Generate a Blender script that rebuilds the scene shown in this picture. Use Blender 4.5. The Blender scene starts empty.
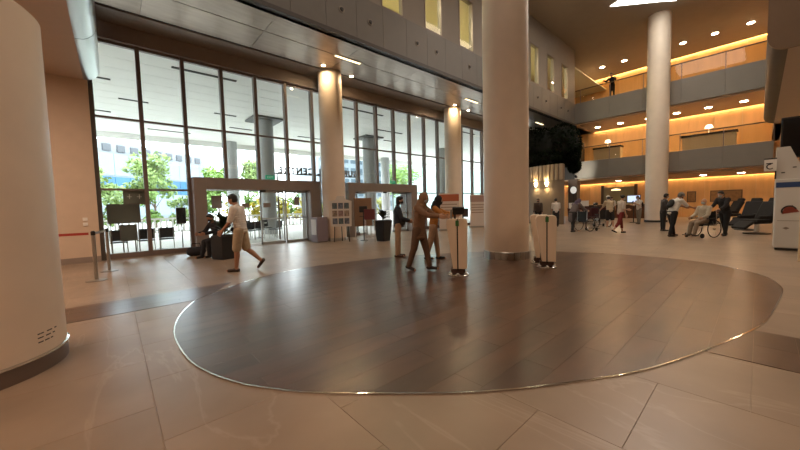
import bpy, bmesh, math, random
from mathutils import Vector, Matrix
random.seed(7)
PI = math.pi
SC = bpy.context.scene
COL = SC.collection

# ------------------------------------------------------------------ camera
# x runs along the glazed wall, y towards that wall, z up; the camera stands at the origin
cam = bpy.data.objects.new('camera', bpy.data.cameras.new('camera'))
COL.objects.link(cam)
RT = ((0.7445967, -0.0579131, 0.6649976), (-0.6670009, -0.0254757, 0.7446212), (-0.0261820, -0.9979965, -0.0575972))
cam.matrix_world = Matrix([[r[0], -r[1], -r[2], 0] for r in RT] + [[0, 0, 0, 1]])
cam.location = (0, 0, 1.35)
cam.data.sensor_fit = 'HORIZONTAL'
cam.data.sensor_width = 36
cam.data.lens = 36 * 321.5 / 800
cam.data.clip_start = 0.05
cam.data.clip_end = 400
SC.camera = cam

# ------------------------------------------------------------------ world, exposure
w = bpy.data.worlds.new('sky'); SC.world = w; w.use_nodes = True
nt = w.node_tree
bg = nt.nodes['Background']
tc = nt.nodes.new('ShaderNodeTexCoord'); nz = nt.nodes.new('ShaderNodeTexNoise'); rp = nt.nodes.new('ShaderNodeValToRGB')
nz.inputs['Scale'].default_value = 2.2; nz.inputs['Detail'].default_value = 4
rp.color_ramp.elements[0].position = .35; rp.color_ramp.elements[0].color = (.72, .85, 1, 1)
rp.color_ramp.elements[1].position = .62; rp.color_ramp.elements[1].color = (.95, .98, 1, 1)
nt.links.new(tc.outputs['Generated'], nz.inputs['Vector']); nt.links.new(nz.outputs['Fac'], rp.inputs['Fac'])
nt.links.new(rp.outputs['Color'], bg.inputs['Color'])
bg.inputs['Strength'].default_value = 6.8
SC.view_settings.view_transform = 'Standard'
SC.view_settings.look = 'None'
SC.view_settings.exposure = 0.25
SC.view_settings.gamma = 1
SC.view_settings.use_curve_mapping = False
SC.cycles.use_denoising = True
SC.cycles.max_bounces = 8
SC.cycles.diffuse_bounces = 4
SC.cycles.glossy_bounces = 3
SC.cycles.transparent_max_bounces = 16
SC.cycles.sample_clamp_indirect = 4
SC.cycles.caustics_reflective = False
SC.cycles.caustics_refractive = False

def area(name, loc, size, power, color, rot=(0, 0, 0), parent=None, spread=PI):
    l = bpy.data.lights.new(name, 'AREA'); l.shape = 'RECTANGLE'; l.size, l.size_y = size
    l.energy = power; l.color = color; l.spread = spread
    o = bpy.data.objects.new(name, l); COL.objects.link(o); o.location = loc; o.rotation_euler = rot
    if parent: o.parent = parent
    return o
WARM = (1, .70, .44)
# unseen warm fill lights at low-ceiling height, added to brighten columns and wall
area('low_fill_light', (-3.2, 1.5, 5.0), (2.5, 2.5), 150, (1, .62, .40))
area('low_fill_light', (-3.5, 8.0, 5.0), (3, 4), 260, (1, .70, .50))
area('low_fill_light', (7.0, -3.6, 5.0), (7, 3), 120, (1, .72, .50))
area('low_fill_light', (18, -4.5, 5.05), (8, 4), 75, (1, .78, .58))
# broad unseen lights just under the high ceiling, added to light the hall
area('hall_fill_light', (6, 3, 12.1), (8, 5), 300, (1, .83, .68))
area('hall_fill_light', (16, 3, 12.1), (6, 4), 400, (1, .83, .68))

# ------------------------------------------------------------------ materials
def lin(c):
    if isinstance(c, str): c = [int(c[i:i + 2], 16) for i in (0, 2, 4)]
    return tuple(((v / 255) / 12.92 if v / 255 <= .04045 else ((v / 255 + .055) / 1.055) ** 2.4) for v in c)
MATS = {}
def mat(name, col, rough=.55, metal=0, var=0, scale=6, bump=0, stretch=(1, 1, 1), spec=.5, tint=0, world=True, emit=None, detail=4):
    if name in MATS: return MATS[name]
    m = bpy.data.materials.new(name); m.use_nodes = True; MATS[name] = m
    n = m.node_tree; b = n.nodes['Principled BSDF']; L = n.links.new
    c = lin(col)
    b.inputs['Base Color'].default_value = (*c, 1); b.inputs['Roughness'].default_value = rough
    b.inputs['Metallic'].default_value = metal; b.inputs['Specular IOR Level'].default_value = spec
    if emit:
        b.inputs['Emission Color'].default_value = (*lin(emit[0]), 1); b.inputs['Emission Strength'].default_value = emit[1]
    if var or bump:
        if world:
            g = n.nodes.new('ShaderNodeNewGeometry'); src = g.outputs['Position']
        else:
            g = n.nodes.new('ShaderNodeTexCoord'); src = g.outputs['Object']
        mp = n.nodes.new('ShaderNodeMapping'); mp.inputs['Scale'].default_value = stretch; L(src, mp.inputs['Vector'])
        nz = n.nodes.new('ShaderNodeTexNoise'); nz.inputs['Scale'].default_value = scale; nz.inputs['Detail'].default_value = detail
        L(mp.outputs['Vector'], nz.inputs['Vector'])
        if var:
            r = n.nodes.new('ShaderNodeValToRGB')
            r.color_ramp.elements[0].position = .3; r.color_ramp.elements[1].position = .7
            r.color_ramp.elements[0].color = (*[v * (1 - var) for v in c], 1)
            r.color_ramp.elements[1].color = (*[min(1, v * (1 + var)) for v in c], 1)
            L(nz.outputs['Fac'], r.inputs['Fac']); out = r.outputs['Color']
            if tint:
                oi = n.nodes.new('ShaderNodeObjectInfo'); mr = n.nodes.new('ShaderNodeMapRange')
                mr.inputs['To Min'].default_value = 1 - tint; mr.inputs['To Max'].default_value = 1 + tint
                L(oi.outputs['Random'], mr.inputs['Value'])
                mx = n.nodes.new('ShaderNodeVectorMath'); mx.operation = 'SCALE'
                L(out, mx.inputs[0]); L(mr.outputs['Result'], mx.inputs['Scale']); out = mx.outputs['Vector']
            L(out, b.inputs['Base Color'])
        if bump:
            bp = n.nodes.new('ShaderNodeBump'); bp.inputs['Strength'].default_value = bump; bp.inputs['Distance'].default_value = .01
            L(nz.outputs['Fac'], bp.inputs['Height']); L(bp.outputs['Normal'], b.inputs['Normal'])
    return m
def glass(name, tint, refl=1.0, rough=0.0):
    if name in MATS: return MATS[name]
    m = bpy.data.materials.new(name); m.use_nodes = True; MATS[name] = m
    n = m.node_tree; n.nodes.clear(); L = n.links.new
    o = n.nodes.new('ShaderNodeOutputMaterial'); t = n.nodes.new('ShaderNodeBsdfTransparent'); g = n.nodes.new('ShaderNodeBsdfGlossy')
    t.inputs['Color'].default_value = (*tint, 1); g.inputs['Roughness'].default_value = rough
    f = n.nodes.new('ShaderNodeFresnel'); f.inputs['IOR'].default_value = 1.5
    mx = n.nodes.new('ShaderNodeMixShader'); ml = n.nodes.new('ShaderNodeMath'); ml.operation = 'MULTIPLY'; ml.inputs[1].default_value = refl
    gm = n.nodes.new('ShaderNodeNewGeometry'); iv = n.nodes.new('ShaderNodeMath'); iv.operation = 'SUBTRACT'; iv.inputs[0].default_value = 1; L(gm.outputs['Backfacing'], iv.inputs[1])
    m2 = n.nodes.new('ShaderNodeMath'); m2.operation = 'MULTIPLY'; L(f.outputs[0], m2.inputs[0]); L(iv.outputs[0], m2.inputs[1])
    L(m2.outputs[0], ml.inputs[0]); L(ml.outputs[0], mx.inputs[0]); L(t.outputs[0], mx.inputs[1]); L(g.outputs[0], mx.inputs[2]); L(mx.outputs[0], o.inputs[0])
    return m
def lamp(name, col, strength):
    if name in MATS: return MATS[name]
    m = bpy.data.materials.new(name); m.use_nodes = True; MATS[name] = m
    n = m.node_tree; n.nodes.clear()
    o = n.nodes.new('ShaderNodeOutputMaterial'); e = n.nodes.new('ShaderNodeEmission')
    e.inputs['Color'].default_value = (*col, 1); e.inputs['Strength'].default_value = strength
    n.links.new(e.outputs[0], o.inputs[0]); return m
def stone():
    m = mat('floor_stone', '94816e', .33, var=.15, scale=1.3, tint=.06, spec=.6, detail=8)
    n = m.node_tree; L = n.links.new; b = n.nodes['Principled BSDF']
    g = n.nodes.new('ShaderNodeNewGeometry'); mp = n.nodes.new('ShaderNodeMapping'); mp.inputs['Rotation'].default_value = (0, 0, .7); mp.inputs['Scale'].default_value = (1, .35, 1)
    L(g.outputs['Position'], mp.inputs['Vector'])
    nz = n.nodes.new('ShaderNodeTexNoise'); nz.inputs['Scale'].default_value = 1.1; nz.inputs['Detail'].default_value = 9; nz.inputs['Distortion'].default_value = 1.2
    L(mp.outputs['Vector'], nz.inputs['Vector'])
    r = n.nodes.new('ShaderNodeValToRGB'); e = r.color_ramp.elements
    e[0].position = .488; e[0].color = (0, 0, 0, 1); e[1].position = .5; e[1].color = (.13, .13, .13, 1)
    x = e.new(.512); x.color = (0, 0, 0, 1)
    L(nz.outputs['Fac'], r.inputs['Fac'])
    old = b.inputs['Base Color'].links[0].from_socket
    mx = n.nodes.new('ShaderNodeMix'); mx.data_type = 'RGBA'; mx.inputs[7].default_value = (*lin('d8c7b4'), 1)
    L(r.outputs['Color'], mx.inputs[0]); L(old, mx.inputs[6]); L(mx.outputs[2], b.inputs['Base Color'])
    return m
STONE = stone()
GROUT = mat('grout', 'a89988', .8)
WOOD = mat('plank_wood', '553d2d', .28, var=.32, scale=2.6, stretch=(.5, 1.6, 1), tint=.24, spec=.9, detail=6, bump=.03)
STEEL = mat('brushed_steel', 'c6c2bb', .28, metal=1, var=.06, scale=20, stretch=(1, 1, .05))
CHROME = mat('polished_chrome', 'd8d6d2', .12, metal=1)
BEIGE = mat('column_paint', 'e8d5bf', .5, var=.03, scale=3)
WALLB = mat('beige_wall', 'cfb9a2', .55, var=.03, scale=4)
CEILP = mat('ceiling_paint', 'a3978a', .7, var=.03, scale=2)
BROWN = mat('brown_cladding', '8e8076', .45, var=.05, scale=5)
FRAME = mat('dark_mullion', '7a6d66', .4, metal=.3)
PORTAL = mat('portal_cladding', '8f837b', .38, metal=.2, var=.04, scale=4)
SOFFIT = mat('soffit_metal', 'a6968a', .33, metal=.75, var=.10, scale=1.6, stretch=(1, 4, 1))
GREYP = mat('grey_panel', '6b665f', .5, var=.04, scale=3)
GREYW = mat('grey_wall', '857c71', .6, var=.03, scale=3)
ALU = mat('aluminium_edge', 'b9bcbc', .3, metal=.85, var=.08, scale=3, stretch=(1, .2, 1))
BLACK = mat('black_plastic', '1b1a1a', .45)
DARK = mat('dark_recess', '2a2624', .7)
WHITE = mat('white_laminate', 'e6e3dc', .4)
GLASS = glass('window_glass', (.93, .96, .95), 1.0)
RAILG = glass('rail_glass', (.86, .84, .76), .8)

# ------------------------------------------------------------------ mesh helpers
class MB:
    def __init__(s): s.v = []; s.f = []
    def add(s, vs, fs):
        k = len(s.v); s.v += [tuple(p) for p in vs]; s.f += [tuple(i + k for i in q) for q in fs]; return s
    def box(s, x0, x1, y0, y1, z0, z1):
        return s.add([(x0, y0, z0), (x1, y0, z0), (x1, y1, z0), (x0, y1, z0), (x0, y0, z1), (x1, y0, z1), (x1, y1, z1), (x0, y1, z1)],
                     [(0, 3, 2, 1), (4, 5, 6, 7), (0, 1, 5, 4), (1, 2, 6, 5), (2, 3, 7, 6), (3, 0, 4, 7)])
    def obox(s, c, size, m=None):
        m = m or Matrix.Identity(3); c = Vector(c); x, y, z = (q / 2 for q in size)
        return s.add([c + m @ Vector(p) for p in [(-x, -y, -z), (x, -y, -z), (x, y, -z), (-x, y, -z), (-x, -y, z), (x, -y, z), (x, y, z), (-x, y, z)]],
                     [(0, 3, 2, 1), (4, 5, 6, 7), (0, 1, 5, 4), (1, 2, 6, 5), (2, 3, 7, 6), (3, 0, 4, 7)])
    def cyl(s, p0, p1, r0, r1=None, n=14, cap=True):
        p0, p1 = Vector(p0), Vector(p1); r1 = r0 if r1 is None else r1
        d = (p1 - p0).normalized(); a = d.orthogonal().normalized(); b = d.cross(a)
        vs = []
        for p, r in ((p0, r0), (p1, r1)):
            vs += [p + r * (math.cos(2 * PI * i / n) * a + math.sin(2 * PI * i / n) * b) for i in range(n)]
        fs = [(i, (i + 1) % n, n + (i + 1) % n, n + i) for i in range(n)]
        if cap: fs += [tuple(range(n - 1, -1, -1)), tuple(range(n, 2 * n))]
        return s.add(vs, fs)
    def lathe(s, prof, n=32, c=(0, 0, 0), close=False):
        vs = [(c[0] + r * math.cos(2 * PI * i / n), c[1] + r * math.sin(2 * PI * i / n), c[2] + z) for r, z in prof for i in range(n)]
        fs = []
        for k in range(len(prof) - 1):
            fs += [(k * n + i, k * n + (i + 1) % n, (k + 1) * n + (i + 1) % n, (k + 1) * n + i) for i in range(n)]
        if not close:
            fs += [tuple(range(n - 1, -1, -1)), tuple((len(prof) - 1) * n + i for i in range(n))]
        return s.add(vs, fs)
    def ell(s, c, r, m=None, nu=14, nv=9):
        c = Vector(c); m = m or Matrix.Identity(3); vs = [c + m @ Vector((0, 0, -r[2]))]
        for j in range(1, nv):
            t = -PI / 2 + PI * j / nv
            vs += [c + m @ Vector((r[0] * math.cos(t) * math.cos(2 * PI * i / nu), r[1] * math.cos(t) * math.sin(2 * PI * i / nu), r[2] * math.sin(t))) for i in range(nu)]
        vs.append(c + m @ Vector((0, 0, r[2])))
        fs = [(0, 1 + (i + 1) % nu, 1 + i) for i in range(nu)]
        for j in range(nv - 2):
            a = 1 + j * nu; fs += [(a + i, a + (i + 1) % nu, a + nu + (i + 1) % nu, a + nu + i) for i in range(nu)]
        a = 1 + (nv - 2) * nu; fs += [(a + i, a + (i + 1) % nu, len(vs) - 1) for i in range(nu)]
        return s.add(vs, fs)
    def cap(s, p0, r0, p1, r1, n=12):
        s.cyl(p0, p1, r0, r1, n); s.ell(p0, (r0,) * 3, None, n, 7); return s.ell(p1, (r1,) * 3, None, n, 7)
    def prism(s, poly, z0, z1):
        n = len(poly)
        return s.add([(x, y, z0) for x, y in poly] + [(x, y, z1) for x, y in poly],
                     [tuple(range(n - 1, -1, -1)), tuple(range(n, 2 * n))] + [(i, (i + 1) % n, n + (i + 1) % n, n + i) for i in range(n)])
    def prism_m(s, poly, t0, t1, m):   # polygon in the local xy plane, extruded along local z, placed by a 4x4 matrix
        n = len(poly)
        return s.add([m @ Vector((x, y, t)) for t in (t0, t1) for x, y in poly],
                     [tuple(range(n - 1, -1, -1)), tuple(range(n, 2 * n))] + [(i, (i + 1) % n, n + (i + 1) % n, n + i) for i in range(n)])
    def tube(s, pts, r, n=8):
        pts = [Vector(p) for p in pts]
        for a, b in zip(pts, pts[1:]): s.cyl(a, b, r, r, n)
        for p in pts[1:-1]: s.ell(p, (r, r, r), None, n, 5)
        return s
    def mesh(s, name, smooth=False, fix=True):
        me = bpy.data.meshes.new(name); me.from_pydata(s.v, [], s.f)
        if fix:
            bm = bmesh.new(); bm.from_mesh(me); bmesh.ops.recalc_face_normals(bm, faces=bm.faces); bm.to_mesh(me); bm.free()
        if smooth:
            me.shade_smooth(); me.set_sharp_from_angle(angle=math.radians(38))
        return me
    def build(s, name, m, parent=None, smooth=False, bevel=0, loc=None, fix=True):
        me = s.mesh(name, smooth, fix); me.materials.append(m)
        o = bpy.data.objects.new(name, me); COL.objects.link(o)
        if parent: o.parent = parent
        if loc: o.location = loc
        if bevel:
            b = o.modifiers.new('bevel', 'BEVEL'); b.width = bevel; b.segments = 2; b.limit_method = 'ANGLE'
        return o
def thing(name, label, cat, loc=(0, 0, 0), rz=0, group=None):
    o = bpy.data.objects.new(name, None); COL.objects.link(o); o.empty_display_size = .1
    o.location = loc; o.rotation_euler = (0, 0, rz); return tag(o, label, cat, group)
def tag(o, label, cat, group=None):
    o['label'] = label; o['category'] = cat
    if group: o['group'] = group
    return o
def struct(o, label=None, cat=None):
    o['kind'] = 'structure'
    if label: o['label'] = label
    if cat: o['category'] = cat
    return o
def sempty(name, label, cat='structure'):
    o = bpy.data.objects.new(name, None); COL.objects.link(o); o.empty_display_size = .1
    return struct(o, label, cat)
def inst(name, me, loc, parent, rot=None, mods=None):
    o = bpy.data.objects.new(name, me); COL.objects.link(o); o.parent = parent; o.location = loc
    if rot: o.rotation_euler = rot
    return o
def copy_tree(o, parent=None):
    c = o.copy(); COL.objects.link(c); c.parent = parent
    for ch in [q for q in bpy.data.objects if q.parent == o]: copy_tree(ch, c)
    return c
def place(src, loc, rz, label, group=None):
    c = copy_tree(src); c.location = loc; c.rotation_euler = (0, 0, rz); c['label'] = label
    if group: c['group'] = group
    return c
def B(*a): return MB().box(*a)
def text_mesh(txt, size, depth, name='letter', bold=0):
    cu = bpy.data.curves.new(name, 'FONT'); cu.body = txt; cu.size = size; cu.extrude = depth / 2; cu.offset = bold; cu.align_x = 'CENTER'
    o = bpy.data.objects.new(name, cu); COL.objects.link(o)
    me = bpy.data.meshes.new_from_object(o.evaluated_get(bpy.context.evaluated_depsgraph_get()))
    bpy.data.objects.remove(o); bpy.data.curves.remove(cu); me.name = name; return me
def text(txt, size, depth, m, parent, mtx, name='lettering'):
    me = text_mesh(txt, size, depth, name); me.materials.append(m)
    o = bpy.data.objects.new(name, me); COL.objects.link(o); o.parent = parent; o.matrix_local = mtx; return o


# ================================================================== THE SETTING
WV = 12.9          # plane of the glazed wall
SOF = 6.9          # underside of the soffit in front of it
BV = 9.1           # face of the bulkhead above the soffit
CEI = 12.2         # high ceiling of the hall
GU = 25.4          # face of the galleries across the hall

# ---- wooden inlay outline
OUT = [(7.0, -.24), (5.83, -.14), (4.99, -.03), (4.0, .25), (3.08, .58), (2.57, .86), (2.13, 1.14), (1.77, 1.42), (1.43, 1.74), (1.02, 2.16), (.8, 2.46), (.66, 2.7),
       (.51, 3.12), (.44, 3.6), (.45, 4.36), (.62, 5.1), (.93, 5.74), (1.4, 6.13), (2.0, 6.55), (3.0, 6.85), (4.2, 6.8), (5.6, 6.4), (7.0, 5.7), (8.0, 5.0), (8.7, 4.1), (9.2, 3.1), (9.4, 2.2), (9.33, 1.15), (9.1, .62), (8.54, .1), (8.0, -.13), (7.5, -.22)]
def hull(p):
    p = sorted(set(p)); c = lambda o, a, b: (a[0] - o[0]) * (b[1] - o[1]) - (a[1] - o[1]) * (b[0] - o[0])
    def half(q):
        h = []
        for x in q:
            while len(h) > 1 and c(h[-2], h[-1], x) <= 0: h.pop()
            h.append(x)
        return h[:-1]
    return half(p) + half(p[::-1])
def spline(p, k=4):
    r = []; n = len(p)
    for i in range(n):
        a, b, c, d = (Vector(p[(i + j) % n]) for j in (-1, 0, 1, 2))
        for q in range(k):
            t = q / k
            v = .5 * ((2 * b) + (c - a) * t + (2 * a - 5 * b + 4 * c - d) * t * t + (3 * b - a - 3 * c + d) * t ** 3); r.append((v.x, v.y))
    return r
OUT = hull(spline(OUT))
def clip(sub, clipper):
    out = sub
    for i in range(len(clipper)):
        a, b = clipper[i], clipper[(i + 1) % len(clipper)]
        ins = lambda p: (b[0] - a[0]) * (p[1] - a[1]) - (b[1] - a[1]) * (p[0] - a[0]) >= 0
        res = []
        for j in range(len(out)):
            p, q = out[j - 1], out[j]
            ip, iq = ins(p), ins(q)
            if ip != iq:
                d1 = (b[0] - a[0]) * (p[1] - a[1]) - (b[1] - a[1]) * (p[0] - a[0]); d2 = (b[0] - a[0]) * (q[1] - a[1]) - (b[1] - a[1]) * (q[0] - a[0])
                t = d1 / (d1 - d2); res.append((p[0] + t * (q[0] - p[0]), p[1] + t * (q[1] - p[1])))
            if iq: res.append(q)
        out = res
        if not out: return []
    return out
def inside(p, poly):
    return all((poly[(i + 1) % len(poly)][0] - poly[i][0]) * (p[1] - poly[i][1]) - (poly[(i + 1) % len(poly)][1] - poly[i][1]) * (p[0] - poly[i][0]) > 0 for i in range(len(poly)))

# ---- floor: stone tiles in half bond on a grout bed
floor = struct(B(-12, 34, -10, 13.15, -.3, -.004).build('floor', GROUT), 'polished beige stone floor of the hall')
T = .925
g = .0012
tb = MB()
h = T / 2 - g; k = .0012
tb.add([(-h, -h, -.004), (h, -h, -.004), (h, h, -.004), (-h, h, -.004), (-h, -h, -k), (h, -h, -k), (h, h, -k), (-h, h, -k), (-h + k, -h + k, 0), (h - k, -h + k, 0), (h - k, h - k, 0), (-h + k, h - k, 0)],
       [(0, 1, 5, 4), (1, 2, 6, 5), (2, 3, 7, 6), (3, 0, 4, 7), (4, 5, 9, 8), (5, 6, 10, 9), (6, 7, 11, 10), (7, 4, 8, 11), (8, 9, 10, 11)])
tme = tb.mesh('tile'); tme.materials.append(STONE)
tiles = []
for i in range(-13, 37):
    for j in range(-11, 14):
        x = .15 + T * (i + .5); y = .93 + T * (j + .5) + (T / 2 if i % 2 == 0 else 0)
        if y > WV + .2: continue
        if all(inside((x + sx * h, y + sy * h), OUT) for sx in (-1, 1) for sy in (-1, 1)): continue
        c = (x * RT[0][2] + y * RT[1][2]); r = x * RT[0][0] + y * RT[1][0]
        vis = c > .8 and abs(r) < c * 1.28 + .5
        tiles.append(((0 if vis else 1000) + math.hypot(x, y), x, y))
tiles.sort()
for d, x, y in tiles[:300]: inst('tile', tme, (x, y, 0), floor)
rest = MB()
for d, x, y in tiles[300:]: rest.add([(a + x, b + y, c) for a, b, c in tb.v], tb.f)
o = rest.build('stone_tiles', STONE, floor, fix=False); o['kind'] = 'stuff'

# ---- wooden inlay with its two bands
inlay = struct(MB().prism(OUT, -.01, .003).build('floor_inlay', GROUT), 'dark wooden inlay of curved outline in the stone floor')
PW, PL = .262, 1.3
def planks(poly, z, horizontal=True):
    xs = [p[0] for p in poly]; ys = [p[1] for p in poly]; row = 0
    y = min(ys)
    while y < max(ys):
        x = min(xs) - (row * .47 % 1) * PL
        while x < max(xs):
            e = .001; rect = [(x + e, y + e), (x + PL - e, y + e), (x + PL - e, y + PW - e), (x + e, y + PW - e)]
            c = clip(rect, poly)
            if len(c) > 2:
                ar = abs(sum(c[i - 1][0] * c[i][1] - c[i][0] * c[i - 1][1] for i in range(len(c)))) / 2
                if ar > .004:
                    cx = sum(p[0] for p in c) / len(c); cy = sum(p[1] for p in c) / len(c)
                    MB().prism([(p[0] - cx, p[1] - cy) for p in c], -z + .0005, 0).build('plank', WOOD, inlay, loc=(cx, cy, z), fix=False)
            x += PL
        y += PW; row += 1
planks(OUT, .008)
planks([(3.83, -3.4), (4.78, -3.4), (4.78, .3), (3.83, .5)], .004)
planks([(-4.5, 5.72), (1.0, 5.72), (1.6, 6.64), (-4.5, 6.64)], .004)
def offs(poly, d):
    r = []
    for i in range(len(poly)):
        a, b = Vector(poly[i - 1]), Vector(poly[(i + 1) % len(poly)]); t = (b - a).normalized(); r.append((poly[i][0] + t.y * d, poly[i][1] - t.x * d))
    return r
o2 = offs(OUT, .013); n = len(OUT); rim = MB()
rim.add([(x, y, 0) for x, y in o2] + [(x, y, .010) for x, y in o2] + [(x, y, .010) for x, y in OUT] + [(x, y, 0) for x, y in OUT],
        [(k * n + i, k * n + (i + 1) % n, (k + 1) * n + (i + 1) % n, (k + 1) * n + i) for k in range(3) for i in range(n)])
rim.build('metal_edge_strip', CHROME, inlay)

# ---- columns
def column(name, x, y, r, z1, label, base_h=.2, base=STEEL, seams=(), tilt=0):
    c = sempty(name, label, 'column'); c.location = (x, y, 0)
    MB().lathe([(r, base_h), (r, z1)], 64).build('shaft', BEIGE, c, smooth=True)
    MB().lathe([(r + .012, 0), (r + .012, base_h - .01), (r + .004, base_h)], 64).build('base_trim', base, c, smooth=True)
    for z in seams: MB().lathe([(r + .001, z - .004), (r + .003, z - .004), (r + .003, z + .004), (r + .001, z + .004)], 64, close=True).build('seam', GREYW, c)
    return c
cC = column('column', 7.33, 4.22, .53, CEI, 'tall beige round column with a steel skirting, standing on the wooden inlay')
o = MB()
for i in range(22):
    a = 2 * PI * i / 22; o.obox((.545 * math.cos(a), .545 * math.sin(a), .1), (.012, .012, .19), Matrix.Rotation(a, 3, 'Z'))
o.build('skirting_rib', CHROME, cC)
column('column', 24.75, 4.22, .55, CEI, 'tall grey-beige round column rising in front of the galleries', .12, DARK)
column('column', 7.02, 12.0, .48, SOF, 'round column by the glazed wall, beside the photo board', .12)
column('column', 15.0, 12.0, .48, SOF, 'round column by the glazed wall, behind the orange banner', .12)
column('column', 23.0, 12.0, .48, SOF, 'round column under the soffit, behind the curved wall', .12)
cL = sempty('column', 'stout beige drum column with dark skirting beside the belt barrier', 'column'); cL.location = (-1.13, 4.52, 0)
MB().lathe([(.73, .15), (.73, 3.12), (.70, 3.15), (.34, 3.15), (.34, 5.08)], 96).build('shaft', BEIGE, cL, smooth=True)
MB().lathe([(.735, 0), (.735, .13)], 96).build('base_trim', mat('dark_skirting', '6a5a50', .4), cL, smooth=True)
MB().lathe([(.735, .13), (.745, .135), (.745, .15), (.73, .155)], 96, close=True).build('trim_lip', CHROME, cL, smooth=True)
# two short dark lines of small print low on the drum, and a dark vertical conduit cover
for zz, ww in ((.335, .13), (.30, .11), (.262, .09)):
    m = MB(); a0 = math.atan2(-.73 * .28, .68)
    for q in range(7):
        a = -.60 + ww * q / 3.2
        if q % 3 != 2: m.obox((.731 * math.cos(a), .731 * math.sin(a), zz), (.003, .024, .009), Matrix.Rotation(a, 3, 'Z'))
    m.build('small_print', DARK, cL)
# ---- glazed wall
win = sempty('window_1', 'tall glazed wall with dark mullions looking out on the forecourt')
MU = [.85 + 1.15 * k for k in range(22)]
xs = [-.27] + MU
PORT = [(2.0, 6.62), (8.05, 12.4)]
def in_port(a, b): return any(a >= p0 - .1 and b <= p1 + .1 for p0, p1 in PORT)
mm = {}
def mullion(x, z0, z1, w=.105, d=.2):
    key = (round(z1 - z0, 2), w)
    if key not in mm:
        me = B(-w / 2, w / 2, -d / 2, d / 2, 0, z1 - z0).mesh('mullion'); me.materials.append(FRAME); mm[key] = me
    inst('mullion', mm[key], (x, WV, z0), win)
for x in MU:
    inp = any(p0 + .1 < x < p1 - .1 for p0, p1 in PORT)
    mullion(x, 2.5 if inp else 0, 6.42)
B(-.36, -.2, WV - .14, WV + .1, 0, 6.42).build('jamb', mat('jamb_metal', '6b6660', .4, metal=.4), win)
for z, t in ((4.2, .06), (6.38, .08)):
    for a, b in zip(xs, xs[1:]):
        B(a + .043, b - .043, WV - .06, WV + .06, z - t / 2, z + t / 2).build('transom', FRAME, win)
for a, b in zip(xs, xs[1:]):
    ip = in_port(a, b)
    rows = [(2.5, 4.17), (4.23, 6.34)] if ip else [(.16, 2.05), (2.11, 4.17), (4.23, 6.34)]
    if not ip:
        B(a + .043, b - .043, WV - .05, WV + .05, 2.05, 2.11).build('transom', FRAME, win)
        B(a + .043, b - .043, WV - .09, WV + .09, 0, .16).build('sill', FRAME, win)
    for z0, z1 in rows: B(a + .04, b - .04, WV - .008, WV + .008, z0 - .01, z1 + .01).build('pane', GLASS, win)
# ---- the two entrance portals
def portal(name, x0, x1, label, splits):
    d = sempty(name, label, 'door')
    B(x0, x0 + .37, WV - .45, WV + .45, 0, 2.5).build('jamb', PORTAL, d, bevel=.01)
    B(x1 - .45, x1, WV - .45, WV + .45, 0, 2.5).build('jamb', PORTAL, d, bevel=.01)
    B(x0 + .37, x1 - .45, WV - .45, WV + .45, 2.1, 2.5).build('header', PORTAL, d, bevel=.01)
    B(x0 + .37, x1 - .45, WV - .1, WV + .1, 0, .012).build('threshold', STEEL, d)
    fr = mat('door_leaf_frame', 'c2c4c2', .35, metal=.6)
    for a, b, y in splits:
        lf = MB()
        lf.box(a, a + .05, y - .02, y + .02, .01, 2.1); lf.box(b - .05, b, y - .02, y + .02, .01, 2.1); lf.box(a, b, y - .02, y + .02, .01, .1); lf.box(a, b, y - .02, y + .02, 2.02, 2.1)
        lf.box(a, b, y - .02, y + .02, .98, 1.03)
        l = lf.build('door_leaf', fr, d)
        B(a + .04, b - .04, y - .006, y + .006, .08, 2.03).build('pane', GLASS, l)
    MB().obox(((x0 + x1) / 2 - .1, WV - .47, 2.06), (.22, .06, .07)).build('sensor', BLACK, d)
    return d
d1 = portal('door_1', 2.05, 6.64, 'wide grey portal with sliding glass doors, nearest the belt barrier', [(4.3, 5.25, WV + .05), (5.25, 6.19, WV - .05)])
d2 = portal('door_2', 8.05, 12.45, 'wide grey portal with sliding glass doors, between the two wall columns', [(8.45, 9.4, WV + .05), (11.0, 12.0, WV - .05)])
EXITG = mat('exit_green', '1f7a5c', .4, emit=('35b78c', .35))
for x in (4.55, 10.7):
    e = tag(B(x - .17, x + .17, WV - .47, WV - .44, 2.51, 2.66).build('exit_sign', EXITG), 'small green exit sign on top of the %s portal' % ('wider lettered' if x < 5 else 'far'), 'exit sign')
    e['label'] = 'small green exit sign on the portal %s' % ('the walking man passes' if x < 5 else 'behind the tall black planter')
    text('EXIT', .11, .004, WHITE, e, Matrix.Translation((x, WV - .473, 2.55)) @ Matrix.Rotation(PI / 2, 4, 'X'))
# ---- soffit, fascia, bulkhead
sof = sempty('ceiling_soffit', 'brushed metal soffit in front of the glazed wall')
B(-.02, 34, BV + .01, 12.85, SOF + .03, SOF + .2).build('soffit_bed', DARK, sof)
for k in range(-1, 11):
    a = 2.95 * k + .9; b = a + 2.95
    B(max(a, -.02) + .005, b - .005, BV + .13, 10.39, SOF, SOF + .03).build('soffit_panel', SOFFIT, sof)
    B(max(a, -.02) + .005, b - .005, 10.42, 11.72, SOF, SOF + .03).build('soffit_panel', SOFFIT, sof)
    B(max(a, -.02) + .3, b - .3, 11.74, 11.82, SOF + .015, SOF + .03).build('air_slot', DARK, sof)
B(-.02, 34, 11.83, 12.85, SOF - .01, SOF + .03).build('soffit_border', BROWN, sof)
B(-.36, 34, 12.7, 12.85, 6.42, SOF).build('fascia', BROWN, sof)
LEDB = lamp('soffit_led', (1, .78, .42), 3.2)
SPOT = lamp('soffit_spot', (1, .80, .50), 38)
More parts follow.
